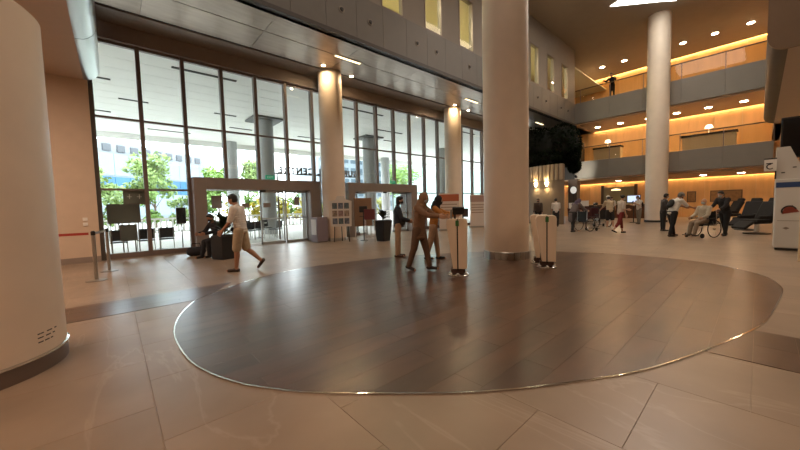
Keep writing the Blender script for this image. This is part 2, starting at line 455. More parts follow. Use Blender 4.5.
for x in (6.9, 14.65, 22.6):
    t = thing('linear_light', 'slim warm light bar in the soffit %s' % {6.9: 'above the photo board', 14.65: 'above the orange banner', 22.6: 'above the curved wall'}[x], 'ceiling light', (x, 10.4, SOF))
    B(-.56, .56, -.06, .06, -.03, 0).build('housing', STEEL, t); B(-.54, .54, -.045, .045, -.04, -.03).build('diffuser', LEDB, t)
for i, (x, y) in enumerate([(6.43, 11.42), (7.85, 11.62), (14.5, 11.42), (15.95, 11.57), (22.5, 11.5)]):
    t = thing('soffit_spotlight', 'round warm spotlight in the soffit ' + ['between the photo board column and the lettered portal', 'between the photo board column and the tall planter', 'just before the column with banners', 'just past the column with banners', 'over the curved wall'][i], 'spotlight', (x, y, SOF))
    MB().lathe([(.10, 0), (.10, -.02), (.075, -.02)], 20).build('ring', STEEL, t); MB().lathe([(.07, -.024), (.07, -.03)], 20).build('bulb', SPOT, t)
    area('spot', (0, 0, -.06), (.1, .1), 26, (1, .72, .42), parent=t)
blk = sempty('wall_bulkhead', 'grey panelled bulkhead wall above the soffit with tall lit windows')
B(-.02, GU, BV + .04, BV + .3, SOF, 8.45).build('bulkhead_core', DARK, blk)
B(-.02, GU, BV - .02, BV + .12, SOF - .02, SOF + .1).build('edge_trim', mat('dark_trim', '3f3833', .5), blk)
pj = 7.57 - 1.14 * 7
hole_i = 0
for k in range(23):
    a = pj + 1.14 * k; b = a + 1.14
    if b > GU: b = GU
    if b - a < .2: continue
    a = max(a, -.02)
    B(a + .006, b - .006, BV, BV + .05, SOF + .1, 8.42).build('wall_panel', GREYP, blk)
    if k % 3 != 1 and k > 3:
        c = (a + b) / 2
        nz_ = MB().cyl((c, BV + .01, 7.7), (c, BV - .02, 7.7), .105, .105, 20).build('air_nozzle', GREYW, blk, smooth=True)
        MB().cyl((c, BV - .015, 7.7), (c, BV - .05, 7.7), .07, .05, 18).build('nozzle_core', BLACK, nz_, smooth=True)
WX = [5.3 + 2.22 * k for k in range(9)]
edges = [-.02]
for x in WX: edges += [x, x + 1.06]
edges.append(GU)
for a, b in zip(edges[::2], edges[1::2]): B(a, b, BV + .02, BV + .25, 8.42, CEI).build('pier', GREYW, blk)
for x in WX:
    B(x, x + 1.06, BV + .02, BV + .25, 10.68, CEI).build('lintel', GREYW, blk)
    fr = MB(); f = .05
    fr.box(x, x + f, BV + .0, BV + .1, 8.42, 10.68); fr.box(x + 1.06 - f, x + 1.06, BV, BV + .1, 8.42, 10.68); fr.box(x + f, x + 1.06 - f, BV, BV + .1, 8.42, 8.42 + f); fr.box(x + f, x + 1.06 - f, BV, BV + .1, 10.68 - f, 10.68)
    fo = fr.build('window_frame', FRAME, blk)
    B(x + f, x + 1.06 - f, BV + .04, BV + .05, 8.47, 10.63).build('pane', GLASS, fo)
offc = sempty('wall_office', 'cream office room behind the bulkhead windows')
B(-.02, 34, 12.6, 12.8, 8.3, CEI).build('back_wall', mat('office_cream', 'd6cfa0', .6), offc)
B(-.02, 34, BV + .3, 12.6, 8.2, 8.42).build('room_floor', GREYW, offc)
B(-.02, 34, BV + .26, 12.6, 11.2, 11.3).build('room_ceiling', mat('office_ceiling', 'd8d2bb', .7), offc)
for x in (4, 10, 16, 22):
    area('office_lamp', (x, 11, 11.15), (3.5, .5), 260, (1, .86, .55))
# ---- high ceiling, luminous panel, outer walls
ceil = struct(B(-12, 33.15, -10, BV + .3, CEI, CEI + .3).build('ceiling', CEILP), 'high brown ceiling of the hall')
B(-.02, 33.15, BV + .3, 13.0, CEI, CEI + .3).build('ceiling_strip', CEILP, ceil)
B(33.15, 33.9, -10, 13.0, CEI + .3, CEI + .4).build('cove_cap', CEILP, ceil)
sky = thing('luminous_panel', 'bright white luminous panel set in the high ceiling', 'ceiling light', (0, 0, CEI))
pp = [(21.35, 5.85), (21.2, 5.5), (20.2, 4.2), (18.9, 2.6), (21.0, 1.0), (23.6, 3.35), (23.1, 3.85), (21.6, 5.6)]
MB().prism(pp, -.03, -.002).build('diffuser', lamp('panel_white', (1, .97, .9), 5), sky)
wl = struct(B(-12, -.3, 12.6, 12.9, 0, 6.9).build('wall_left', WALLB), 'beige wall beside the glazed wall')
struct(B(-12, -.3, 12.575, 12.6, 0, .16).build('baseboard_left', BROWN), 'dark baseboard of the beige wall')
for k in range(7):
    pass
struct(B(-12.2, -12, -10, 12.9, 0, CEI).build('wall_back', WALLB), 'beige wall behind the low ceiling')
struct(B(-12, 36, -10.2, -10, 0, CEI).build('wall_right', WALLB), 'beige side wall of the hall')
B(-.3, -.02, 12.7, 12.9, 6.42, CEI).build('wall_panel', BROWN, wl)
# ---- the upper storey over the left side: flat underside and rounded metal edge
def bullnose(r, n=12):   # profile in (across, z) from the underside to the vertical face
    return [(-r + r * math.sin(PI / 2 * i / n), r - r * math.cos(PI / 2 * i / n)) for i in range(n + 1)]
lv = sempty('ceiling_left', 'low beige ceiling slab with a rounded metal edge on the left of the hall')
Z0 = 5.08
B(-12, -.38, -10, 12.58, Z0, Z0 + .25).build('underside', mat('low_ceiling', 'c2ab96', .65, var=.02), lv)
prof = [(-.02 + a, Z0 + b) for a, b in bullnose(.36)]
for k, (y0, y1) in enumerate([(-9.8, -6), (-6, -2), (-2, 2), (2, 6), (6, 9.75), (9.765, 12.58)]):
    m = MB(); pr = prof + [(-.02, Z0 + 1.1), (-.38, Z0 + 1.1)]
    m.add([(x, y0 + .006, z) for x, z in pr] + [(x, y1 - .006, z) for x, z in pr],
          [tuple(range(len(pr))), tuple(range(2 * len(pr) - 1, len(pr) - 1, -1))] + [(i, (i + 1) % len(pr), len(pr) + (i + 1) % len(pr), len(pr) + i) for i in range(len(pr))])
    m.build('edge_panel', ALU, lv, smooth=True)
B(-.36, -.04, -9.8, 12.58, Z0 + 1.1, CEI).build('upper_face', GREYW, lv)
rv = sempty('ceiling_right', 'upper storey block with a rounded lower edge on the right of the hall')
m = MB(); r = .36
pr = [(-.02 + a, Z0 + b) for a, b in bullnose(r)] + [(-.02, CEI), (-9.8, CEI), (-9.8, Z0)]
DUS = mat('dusky_panel', '4d453e', .5, var=.04)
m.add([(12.9, y, z) for y, z in pr] + [(13.0, y, z) for y, z in pr], [tuple(range(len(pr))), tuple(range(2 * len(pr) - 1, len(pr) - 1, -1))] + [(i, (i + 1) % len(pr), len(pr) + (i + 1) % len(pr), len(pr) + i) for i in range(len(pr))])
m.build('end_face', mat('brown_end_face', '8a7058', .55, var=.03), rv, smooth=True)
for y0, y1 in ((13.005, 17.0), (17.01, 21.2), (21.21, 25.35)):
    m = MB(); p2 = [(-.02 + a, Z0 + b) for a, b in bullnose(r)] + [(-.02, Z0 + 1.1), (-.38, Z0 + 1.1)]
    m.add([(y0, y, z) for y, z in p2] + [(y1, y, z) for y, z in p2], [tuple(range(len(p2))), tuple(range(2 * len(p2) - 1, len(p2) - 1, -1))] + [(i, (i + 1) % len(p2), len(p2) + (i + 1) % len(p2), len(p2) + i) for i in range(len(p2))])
    m.build('edge_panel', DUS, rv, smooth=True)
B(13, 34, -9.8, -.38, Z0, Z0 + .25).build('underside', mat('low_ceiling', 'c2ab96'), rv)
B(13, 25.35, -.36, -.04, Z0 + 1.1, CEI).build('upper_face', GREYW, rv)

# ---- galleries
OAK = mat('warm_wood_panel', 'd9ac76', .5, var=.10, scale=3, stretch=(1, 1, .15), tint=.05)
OAKD = mat('cream_counter', 'd8c3a0', .5)
COVE = lamp('cove_strip', (1, .66, .30), 40)
DOWN = lamp('downlight_bulb', (1, .80, .52), 40)
GPAR = mat('gallery_parapet', '80786d', .55, var=.03, scale=2)
GCEI = mat('gallery_ceiling', 'b3977a', .6, var=.03)
def gallery(name, label, z0, z1, rail, zc, ub, lights, sl_name):
    g_ = sempty(name, label, 'gallery')
    B(GU + .121, ub, -.4, BV + 3.4, z1 - .35, z1 - .05).build('slab', GREYW, g_)
    ys = [-.4 + 1.83 * k for k in range(6)]
    for a in ys:
        b = min(a + 1.83, BV)
        if b - a < .1: continue
        B(GU, GU + .12, a + .004, b - .004, z0, z1).build('parapet_panel', GPAR, g_)
        B(GU + .04, GU + .055, a + .03, b - .03, z1 + .02, rail - .04).build('pane', RAILG, g_)
        B(GU + .03, GU + .07, a - .02, a + .02, z1, rail).build('post', FRAME, g_)
    B(GU + .01, GU + .09, -.4, BV, rail - .03, rail + .02).build('handrail', mat('rail_metal', '5a4a38', .4, metal=.5), g_)
    return g_
gl = gallery('gallery', 'lower gallery with grey parapet, glass balustrade and warm wood back wall', 3.0, 4.22, 5.22, 6.9, 29.6, [], '')
gu = gallery('gallery', 'upper gallery with grey parapet, glass balustrade and warm wood back wall', 7.0, 8.4, 9.32, 12.2, 33.4, [], '')
def backwall(u, z0, z1, y0, y1, parent, wdt=1.25, cove=True):
    y = y0
    while y < y1 - .1:
        B(u, u + .08, y + .006, min(y + wdt, y1) - .006, z0, z1 + .3).build('wood_panel', OAK, parent); y += wdt
    if cove: B(u - .12, u - .05, y0, y1, z1 + .12, z1 + .15).build('cove_light', COVE, parent)
backwall(29.6, 4.0, 6.9, -.4, 12.5, gl)
backwall(33.4, 8.2, 12.2, -.4, 12.5, gu)
B(GU + .12, 29.36, -.4, 12.5, 6.9, 6.98).build('gallery_ceiling', GCEI, gl)
gw = sempty('wall_far', 'warm wood back wall of the ground floor under the galleries')
backwall(32.2, 0, 2.9, -9.8, 12.5, gw)
B(GU + .12, 31.96, -9.8, 12.5, 2.88, 2.95).build('ground_ceiling', GCEI, gw)
B(33.6, 33.8, -9.8, 13, 0, CEI + .4).build('outer_wall', WALLB, gw)
B(GU + .2, 32, 12.5, 12.6, 0, CEI).build('side_wall', mat('dim_wall', '8a6f52', .6), gw)
B(GU + .2, 33, -.75, -.4, Z0, CEI).build('side_wall', WALLB, gw)
dl_n = 0
def downlight(x, y, z, label, power=18):
    t = thing('downlight', label, 'downlight', (x, y, z), 0, 'round downlights of the galleries')
    MB().lathe([(.2, 0), (.2, -.02), (.17, -.02)], 20).build('ring', STEEL, t); MB().lathe([(.17, -.021), (.15, -.035)], 20).build('bulb', DOWN, t)
    area('downlight_beam', (0, 0, -.06), (.2, .2), power, (1, .64, .34), parent=t)
for y in (8.8, 7.3, 5.6, 3.85, 2.25, .65): downlight(30.3, y, CEI, 'round warm downlight in the high ceiling above the upper gallery', 45)
for y in (8.25, 6.8, 5.2, 3.72, 2.25, .75): downlight(27.5, y, 6.9, 'round warm downlight in the ceiling above the lower gallery', 28)
for y in (10.2, 7.2, 4.8, 2.5, .8, -1.5): downlight(28.8, y, 2.88, 'round warm downlight in the ceiling under the lower gallery', 16)
B(GU - .1, GU + .5, 8.9, 9.5, 0, 3.0).build('corner_pillar', mat('dark_pillar', '4b3a2e', .5), gw)
B(GU, GU + .3, BV, 12.6, 3.0, SOF + .2).build('dark_screen_wall', DARK, gw)
B(26.5, 28.6, -9.8, -9.6, 0, 3).build('side_wall', WALLB, gw)

# ================================================================== OUTSIDE
LEAF = lambda n, c, v=.35: mat(n, c, .6, var=v, scale=9)
struct(B(-60, 120, 13.16, 140, -.3, -.03).build('floor_outside', mat('forecourt_paving', 'dcdad5', .6, var=.06, scale=.6)), 'pale paved forecourt beyond the glazed wall')
can = sempty('ceiling_canopy', 'pale canopy ceiling over the forecourt')
CANM = mat('canopy_white', 'ecebe6', .55, var=.02, scale=2)
y = 13.2
while y < 27.2:
    B(-30, 60, y + .01, y + .99, 6.45, 6.53).build('canopy_panel', CANM, can); y += 1.0
B(-30, 60, 13.2, 27.2, 6.53, 7.2).build('canopy_slab', mat('canopy_core', '8a8a86', .7), can)
B(-30, 60, 27.0, 27.2, 6.1, 7.3).build('canopy_fascia', CANM, can)
for x0, x1, yy in [(-.15, .25, 16.55), (.5, 1.55, 19.0), (-1.2, .25, 21.75), (1.85, 3.95, 13.88), (4.25, 5.3, 19.0), (5.65, 6.95, 21.7), (1.9, 4.1, 24.8), (8.4, 11.6, 14.2), (13.3, 15.5, 16.9), (15.8, 17.0, 19.3), (10, 12.5, 21.7), (17, 20, 14.0)]:
    B(x0, x1, yy - .07, yy + .07, 6.425, 6.455).build('linear_slot', DARK, can)
CONC = mat('grey_column_paint', 'a3a4a2', .6, var=.03)
for i, (x, y, r) in enumerate([(6.72, 18.8, .44), (6.85, 26.3, .42), (14.35, 19.3, .45), (21.6, 26.3, .45), (22.5, 19.3, .45), (30, 19.3, .45)]):
    c = sempty('column', 'grey round canopy column outside ' + ['with a dark square cap, facing the lettered portal', 'at the canopy edge, slender', 'with a dark square cap, facing the far portal', 'at the far canopy edge', 'near the far glass', 'beyond the far glass'][i], 'column'); c.location = (x, y, 0)
    MB().lathe([(r, -.03), (r, 6.45)], 40).build('shaft', CONC, c, smooth=True)
    if i in (0, 2): B(-.8, .8, -.8, .8, 6.36, 6.45).build('cap_plate', mat('cap_grey', '5b5a58', .6), c)
# lettering on a rail over the entrance, read from outside
sg = thing('entrance_lettering', 'dark letters SURGICAL CENTRE on a rail outside, seen from behind', 'sign', (8.02, 15, 3.06))
B(-2.3, 2.3, -.03, .03, -.06, 0).build('rail', FRAME, sg)
for x in (-2.2, 0, 2.2): B(x - .03, x + .03, -.03, .03, -3.09, -.06).build('post', FRAME, sg)
for i, ch in enumerate('SURGICAL CENTRE'):
    if ch != ' ':
        me = text_mesh(ch, .42, .06, 'letter', .012); me.materials.append(FRAME)
        o = inst('letter', me, (2.2 - .312 * i - (-.12 if i > 8 else .06), 0, 0.0), sg); o.rotation_euler = (PI / 2, 0, PI)
# far buildings
def facade(t, L, rows, depth, nx, wallm):
    pass
b1 = thing('office_building', 'white office building with a blue window band and louvred roof edge', 'building', (1, 58, 0), math.atan2(8.8, 12.5))
B(-40, 15, 0, 12, -.03, 9.5).build('wall', mat('bldg_white', '767f86', .5), b1)
rb = B(-40, 15, .6, 12, 9.5, 11.1).build('roof_screen', mat('roof_grey', '85888c', .6), b1)
for k in range(30): B(-39.2 + 1.8 * k, -38.2 + 1.8 * k, .45, .6, 9.8, 10.7).build('louvre', mat('louvre_grey', '55585d', .6), rb)
for k in range(28):
    a = -39.5 + 1.95 * k
    B(a, a + 1.9, -.08, 0, 6.5, 9.4).build('facade_panel', mat('panel_pale_blue', '7c8b97', .4), b1)
    B(a, a + 1.9, -.08, 0, 4.2, 6.3).build('window', mat('window_blue', '235a7c', .1, var=.15, scale=.8), b1)
    B(a, a + 1.9, -.08, 0, 1.0, 4.1).build('facade_panel', mat('panel_pale_blue', 'ccd9e2'), b1)
b2 = thing('apartment_block', 'white block with rows of grey windows far behind the trees', 'building', (38, 72, 0), .1)
B(0, 30, 0, 10, -.03, 22).build('wall', mat('bldg_white', 'd9dde0'), b2)
for r in range(7):
    for k in range(12): B(.6 + 2.4 * k, 2.2 + 2.4 * k, -.06, 0, 1.5 + 2.9 * r, 3.2 + 2.9 * r).build('window', mat('window_grey', '4b565e', .2), b2)
b3 = thing('glass_tower', 'pale green glass tower standing beyond the far end of the canopy', 'building', (54, 56, 0), -.3)
B(0, 26, 0, 12, -.03, 34).build('wall', mat('tower_core', '9fb0ac', .4), b3)
for r in range(10):
    for k in range(10): B(.3 + 2.55 * k, 2.6 + 2.55 * k, -.06, 0, 1 + 3.2 * r, 3.6 + 3.2 * r).build('window', mat('window_green', '93aaa4', .12, var=.12, scale=.5), b3)
# trees and hedges
def tree(x, y, H, R, label, col, n=1500, trunk=.10, low=.30, name='leafy_tree', cat='tree', leaf=.26, group=None):
    t = thing(name, label, cat, (x, y, -.03), 0, group)
    m = MB(); m.cyl((0, 0, 0), (0, 0, H * .62), trunk, trunk * .5, 8)
    cl = []
    for i in range(12):
        a = random.uniform(0, 2 * PI); rr = R * random.uniform(.2, .72); z = H * random.uniform(low + .12, .88)
        p = Vector((rr * math.cos(a), rr * math.sin(a), z)); cl.append((p, R * random.uniform(.32, .5)))
        m.cyl((0, 0, max(.1, z - H * .22)), p, trunk * .35, .012, 5)
    m.build('trunk', mat('bark', '5d4c3e', .8), t)
    f = MB()
    for i in range(n):
        p, r = random.choice(cl); d = Vector((random.gauss(0, 1), random.gauss(0, 1), random.gauss(0, .8))).normalized() * r * random.random() ** .4
        q = p + d; a = Vector((random.gauss(0, 1), random.gauss(0, 1), random.gauss(0, 1))).normalized(); b = a.orthogonal().normalized(); s = leaf * random.uniform(.6, 1.2)
        f.add([q - a * s, q + b * s * .45, q + a * s, q - b * s * .45], [(0, 1, 2, 3)])
    o = f.build('foliage', LEAF(col, col), t, fix=False); o['kind'] = 'stuff'
    return t
G1, G2, G3 = '7d9450', '6f9038', '5f7c38'
tree(3.0, 37, 7.6, 2.4, 'loose pale green tree in front of the blue window band', G1)
tree(8.0, 36, 6.2, 2.2, 'round bright green tree beyond the lettered portal', G2)
tree(11.4, 38, 7.8, 2.0, 'slim green tree beside the slender canopy column', G1)
tree(34.5, 38, 8.6, 3.4, 'broad bright green tree beyond the far portal', G2, 2200)
tree(-1.6, 35, 5.2, 2.4, 'low spreading green tree beside the office building', G1)
tree(41, 34, 7.0, 2.6, 'green tree near the glass tower', G3)
SH = ['low green shrub along the kerb beyond the forecourt chairs']
for i in range(10):
    tree(-3.5 + 1.9 * i, 30 + (i % 2) * 1.6, 3.3 if i % 2 else 2.7, 1.0, SH[0], G2 if i % 2 else G1, 420, .04, .12, 'kerb_shrub', 'shrub', .2, 'shrubs along the kerb')
for i in range(4):
    tree(7.2 + 1.95 * i, 28, 2.7, .8, 'yellow-flowering shrub beyond the lettered portal doors', 'b8a81c', 420, .04, .12, 'yellow_shrub', 'shrub', .2, 'yellow shrubs behind the portal doors')  # yellow is the flowers' own colour
for i in range(5):
    tree(15.5 + 1.9 * i, 29, 2.6, .95, 'low green shrub beyond the doors of the far portal', '94983a', 380, .04, .12, 'door_shrub', 'shrub', .2, 'shrubs beyond the far portal')
rl = thing('white_railing', 'low white railing along the forecourt edge', 'railing', (0, 24.5, -.03))
B(-6, 26, -.04, .04, .95, 1.05).build('top_rail', WHITE, rl); B(-6, 26, -.04, .04, .15, .22).build('bottom_rail', WHITE, rl)
bm_ = B(-.05, .05, -.02, .02, .22, .95).mesh('baluster'); bm_.materials.append(WHITE)
for k in range(107): inst('baluster', bm_, (-5.9 + .3 * k, 0, 0), rl)
# café chairs and tables on the forecourt
CH = mat('chair_black', '26262a', .5)
def cafe_chair():
    t = thing('cafe_chair', '', 'chair')
    MB().obox((0, 0, .45), (.44, .44, .04)).build('seat', CH, t, bevel=.01)
    MB().obox((-.22, 0, .68), (.03, .46, .36), Matrix.Rotation(-.15, 3, 'Y')).build('backrest', CH, t, bevel=.01)
    for sx in (-1, 1):
        for sy in (-1, 1): MB().cyl((.2 * sx, .2 * sy, .44), (.23 * sx, .22 * sy, 0), .014).build('leg', STEEL, t)
    for sy in (-1, 1): MB().cyl((-.2, .2 * sy, .44), (-.25, .2 * sy, .84), .014).build('back_post', STEEL, t)
    return t
cc = cafe_chair(); cc.location = (.12, 14.0, -.03); cc.rotation_euler = (0, 0, PI / 2); cc['label'] = 'black forecourt chair below the large grey board'; GR = 'black forecourt chairs'
cc['group'] = GR
place(cc, (.82, 14.1, -.03), PI / 2 + .1, 'black forecourt chair below the hanging double sign', GR)
place(cc, (1.42, 14.2, -.03), PI / 2 - .1, 'black forecourt chair beside the standing dark board', GR)
for x, y, a in [(4.6, 15.6, 1.8), (5.2, 15.9, 1.2), (5.9, 15.7, 2.2), (6.0, 17.3, -1.4), (5.0, 17.2, -1.7), (3.9, 16.6, .2)]:
    place(cc, (x, y, -.03), a, 'black forecourt chair beyond the sliding doors', 'chairs beyond the sliding doors')
def cafe_table(x, y, label):
    t = thing('cafe_table', label, 'table', (x, y, -.03), 0, 'round forecourt tables')
    MB().lathe([(.38, .72), (.38, .75)], 28).build('table_top', WHITE, t); MB().cyl((0, 0, .02), (0, 0, .72), .035).build('pillar', STEEL, t); MB().lathe([(.24, 0), (.05, .03)], 24).build('base', BLACK, t)
cafe_table(1.3, 15.1, 'round forecourt table behind the black chairs'); cafe_table(5.4, 16.6, 'round forecourt table beyond the sliding doors')
BRD = mat('grey_board', '6e6e66', .5)
def glassboard(x0, x1, z0, z1, yv, label, name, m=BRD, post=None):
    t = thing(name, label, 'sign', ((x0 + x1) / 2, yv, 0))
    w_ = (x1 - x0) / 2
    B(-w_, w_, -.015, .015, z0, z1).build('board', m, t)
    e = MB(); e.box(-w_ - .02, -w_, -.02, .02, z0 - .02, z1 + .02).box(w_, w_ + .02, -.02, .02, z0 - .02, z1 + .02).box(-w_, w_, -.02, .02, z1, z1 + .02).box(-w_, w_, -.02, .02, z0 - .02, z0)
    e.build('board_frame', FRAME, t)
    if post:
        for px in post: B(px - .015, px + .015, -.018, .012, -.03, z0).build('post', FRAME, t)
    return t
glassboard(-.1, .66, 1.07, 1.63, 13.3, 'large grey board standing behind the end pane of glass', 'notice_board', post=(-.33, .33))
glassboard(.17, .56, .5, .98, 13.38, 'small grey board under the large grey board', 'notice_board', post=(-.15, .15))
hs = glassboard(.3, .8, 1.66, 2.03, 12.98, 'hanging double sign with two pale crosses under the transom', 'hanging_sign')
for x in (-.12, .12):
    MB().box(x - .06, x + .06, -.02, -.015, 1.86, 1.875).box(x - .008, x + .008, -.02, -.015, 1.8, 1.94).build('cross_mark', WHITE, hs)
for x in (-.2, .2): MB().cyl((x, 0, 2.05), (x, -.03, 2.075), .008).build('hanger', FRAME, hs)
glassboard(1.72, 1.98, .95, 1.5, 13.9, 'narrow dark board on a stand beside the portal jamb', 'standing_board', BLACK, post=(0,))
PGR = mat('poster_grey', 'a4a09e', .5)
for x0, x1, z0, z1, lab in [(2.62, 2.95, 1.45, 1.9, 'grey paper notice on the open side of the portal'), (5.62, 5.85, 1.5, 1.85, 'grey paper notice on the sliding door')]:
    p = tag(B(x0, x1, WV - .095, WV - .085, z0, z1).build('paper_notice', PGR), lab, 'notice')
for x0, x1, lab in [(3.62, 3.9, 'small dark label left of the door meeting stile'), (4.4, 4.68, 'small dark label on the first door leaf')]:
    tag(B(x0, x1, WV - .02, WV - .012, 1.45, 1.62).build('door_label', BROWN), lab, 'label')
# a fixed glass side screen carries the notices on the open side
fs = B(2.43, 4.28, WV - .005, WV + .005, .1, 2.1).build('fixed_pane', GLASS, d1)

# ================================================================== INSIDE: belt barrier
STEELP = mat('satin_post', 'a8a39b', .35, metal=.8)
RED = mat('red_belt', 'a83a30', .6)
def stanchion(x, y, label, belt=None, bm=RED):
    t = thing('belt_stanchion', label, 'stanchion', (x, y, 0), 0, 'belt barrier posts')
    MB().lathe([(.17, 0), (.17, .012), (.05, .03)], 28).build('base', STEELP, t, smooth=True)
    MB().cyl((0, 0, .02), (0, 0, .93), .032).build('pole', STEELP, t, smooth=True)
    MB().lathe([(.036, .93), (.036, 1.0), (.02, 1.02)], 20).build('belt_head', BLACK, t, smooth=True)
    if belt:
        d = Vector((belt[0] - x, belt[1] - y, 0)); L_ = d.length; a = math.atan2(d.y, d.x)
        m = Matrix.Rotation(a, 3, 'Z')
        MB().obox(d / 2 + Vector((0, 0, .965)), (L_ - .13, .006, .05), m).build('belt', bm, t)
stanchion(-.31, 9.0, 'belt post with the red belt leading towards the drum column', (-2.3, 9.1))
stanchion(-.12, 10.25, 'belt post with grey belt, beside the beige wall end', (-.29, 9.03 + .04), mat('grey_belt', '8a8480', .6))
stanchion(-2.3, 9.1, 'belt post hidden behind the drum column')
for z, h_ in ((1.18, .09), (1.04, .09)): tag(B(-.62, -.52, 12.565, 12.6, z, z + h_).build('wall_switch', WHITE), 'small white switch plate on the beige wall, %s' % ('upper' if z > 1.1 else 'lower'), 'switch')
# ---- bench, cube planter
D_ = math.radians
bg_ = thing('duffel_bag', 'black duffel bag on the floor beside the bench', 'bag', (1.86, 11.5, 0), -.2)
MB().cap((-.12, 0, .14), .14, (.12, 0, .14), .14, 14).build('body', mat('bag_fabric', '222127', .8), bg_, smooth=True)
MB().tube([(-.12, 0, .27), (-.1, 0, .38), (.1, 0, .38), (.12, 0, .27)], .012).build('handle', BLACK, bg_)
bn = thing('waiting_bench', 'low dark bench beside the portal where a man sits', 'bench', (2.44, 11.02, 0), D_(115))
B(-.42, .42, -.25, .25, .34, .39).build('seat', BLACK, bn, bevel=.015)
for x in (-.34, .34):
    for y in (-.18, .18): B(x - .025, x + .025, y - .025, y + .025, 0, .34).build('leg', BLACK, bn)
def leafy(t, base_z, H, spread, n, L_, Wd, m, seed):
    rnd = random.Random(seed)
    for i in range(n):
        a = 2 * PI * i * .381966; el = rnd.uniform(.25, 1.25); z0 = base_z + H * (i / n) * .5
        d = Vector((math.cos(a) * math.cos(el), math.sin(a) * math.cos(el), math.sin(el))); s = d.cross(Vector((0, 0, 1))).normalized(); u = s.cross(d)
        l = L_ * rnd.uniform(.7, 1.1); st = Vector((0, 0, z0)); p0 = st + d * spread * rnd.uniform(.3, 1)
        b = MB(); pts = []
        for k in range(6):
            f = k / 5; c = p0 + d * l * f - u * (l * .35 * f * f) * -1 * -1; w_ = Wd * math.sin(PI * min(.97, .12 + .85 * f)) * .5
            pts += [c - s * w_ + u * .012 * math.sin(PI * f), c + s * w_ + u * .012 * math.sin(PI * f), c + u * -.008]
        fs_ = []
        for k in range(5):
            q = 3 * k; fs_ += [(q, q + 2, q + 5, q + 3), (q + 2, q + 1, q + 4, q + 5)]
        b.add(pts, fs_); b.cyl(st, p0, .006, .004, 5); b.build('leaf', m, t, smooth=True, fix=False)
PLD = mat('dark_leaf', '2c3a26', .45, var=.2, scale=8)
pl = thing('cube_planter', 'black cube planter with a dark leafy plant, beside the seated man', 'planter', (2.36, 10.15, 0), .35)
MB().prism([(-.26, -.26), (.26, -.26), (.26, .26), (-.26, .26)], 0, .66).build('pot', BLACK, pl, bevel=.02); B(-.23, .23, -.23, .23, .66, .675).build('soil', mat('soil', '2c241d', .9), pl)
leafy(pl, .68, .75, .12, 26, .36, .15, PLD, 3)
MB().cyl((0, 0, .66), (0, 0, 1.08), .014).build('stem', mat('bark', '5d4c3e'), pl)
# ---- things between the portals
cab = thing('leaflet_cabinet', 'mauve grey floor cabinet with a pale poster, beside the wall column', 'cabinet', (6.3, 11.95, 0))
B(-.28, .2, -.28, .28, 0.02, 1.0).build('body', mat('cabinet_mauve', '8c7f86', .5), cab, bevel=.012); B(-.292, -.28, -.2, .2, .3, .92).build('poster', mat('poster_white', 'd9d3cf', .5), cab); B(-.29, -.281, -.17, .17, .42, .84).build('poster_print', mat('poster_soft', 'b2a7a9', .5), cab)
B(-.24, .16, -.24, .24, 0, .02).build('plinth', BLACK, cab)
pb = thing('photo_board', 'white photo board with rows of pictures on a black easel', 'notice board', (6.72, 11.0, 0), -.60)
BW = mat('board_white', 'ded6cc', .55)
brd = MB().prism_m([(-.40, .62), (.40, .62), (.43, 1.62), (.2, 1.68), (.13, 1.82), (-.13, 1.82), (-.2, 1.68), (-.43, 1.62)], -.015, .015, Matrix.Rotation(PI / 2, 4, 'X')).build('board', BW, pb)
PIC = [mat('picture_%s' % n, c, .5, var=.5, scale=14) for n, c in (('blue', '6b7280'), ('tan', '9a8878'), ('teal', '5f6d72'), ('rose', '937a76'))]
for r in range(3):
    for k in range(3): B(-.33 + .23 * k, -.14 + .23 * k, -.022, -.015, .72 + .3 * r, .95 + .3 * r).build('picture', PIC[(r + k * 2) % 4], brd)
MB().cyl((-.25, .03, .9), (-.3, .1, 0), .018).build('leg', BLACK, pb); MB().cyl((.25, .03, .9), (.3, .1, 0), .018).build('leg', BLACK, pb); MB().cyl((0, .03, 1.2), (0, .42, 0), .018).build('leg', BLACK, pb)
bb = thing('brown_display_board', 'plain brown display board on a thin white stand', 'display board', (8.0, 11.3, 0), -.1)
B(-.42, .42, -.02, .02, .55, 1.75).build('board', mat('board_brown', '8a684c', .6, var=.06), bb, bevel=.004)
for x in (-.38, .38):
    B(x - .012, x + .012, .02, .045, 0.01, 1.4).build('post', WHITE, bb); B(x - .012, x + .012, -.25, .25, 0, .02).build('foot', WHITE, bb)
sn = thing('sanitizer_stand', 'black hand sanitizer stand in front of the brown board', 'stand', (7.62, 10.75, 0), -.7)
MB().lathe([(.16, 0), (.16, .012), (.03, .02)], 24).build('base', BLACK, sn); MB().cyl((0, 0, .01), (0, 0, 1.15), .02).build('pole', BLACK, sn); B(-.16, .16, -.09, .07, 1.15, 1.4).build('dispenser', BLACK, sn, bevel=.02); B(-.15, .15, -.12, .1, .98, 1.0).build('drip_tray', BLACK, sn)
mb_ = thing('maroon_box_stand', 'maroon box on a thin four-legged stand beside the tall planter', 'stand', (7.35, 9.95, 0), -.75)
B(-.2, .2, -.16, .16, .88, 1.28).build('box', mat('maroon', '6a2f33', .5), mb_, bevel=.01)
for x in (-.18, .18):
    for y in (-.14, .14): MB().cyl((x, y, 0), (x, y, .88), .011).build('leg', CHROME, mb_)
MB().box(-.18, .18, -.15, -.13, .2, .22).box(-.18, .18, .13, .15, .2, .22).build('stretcher', CHROME, mb_)
tp = thing('tall_planter', 'tall tapered black planter with broad dark leaves', 'planter', (7.98, 9.95, 0), .2)
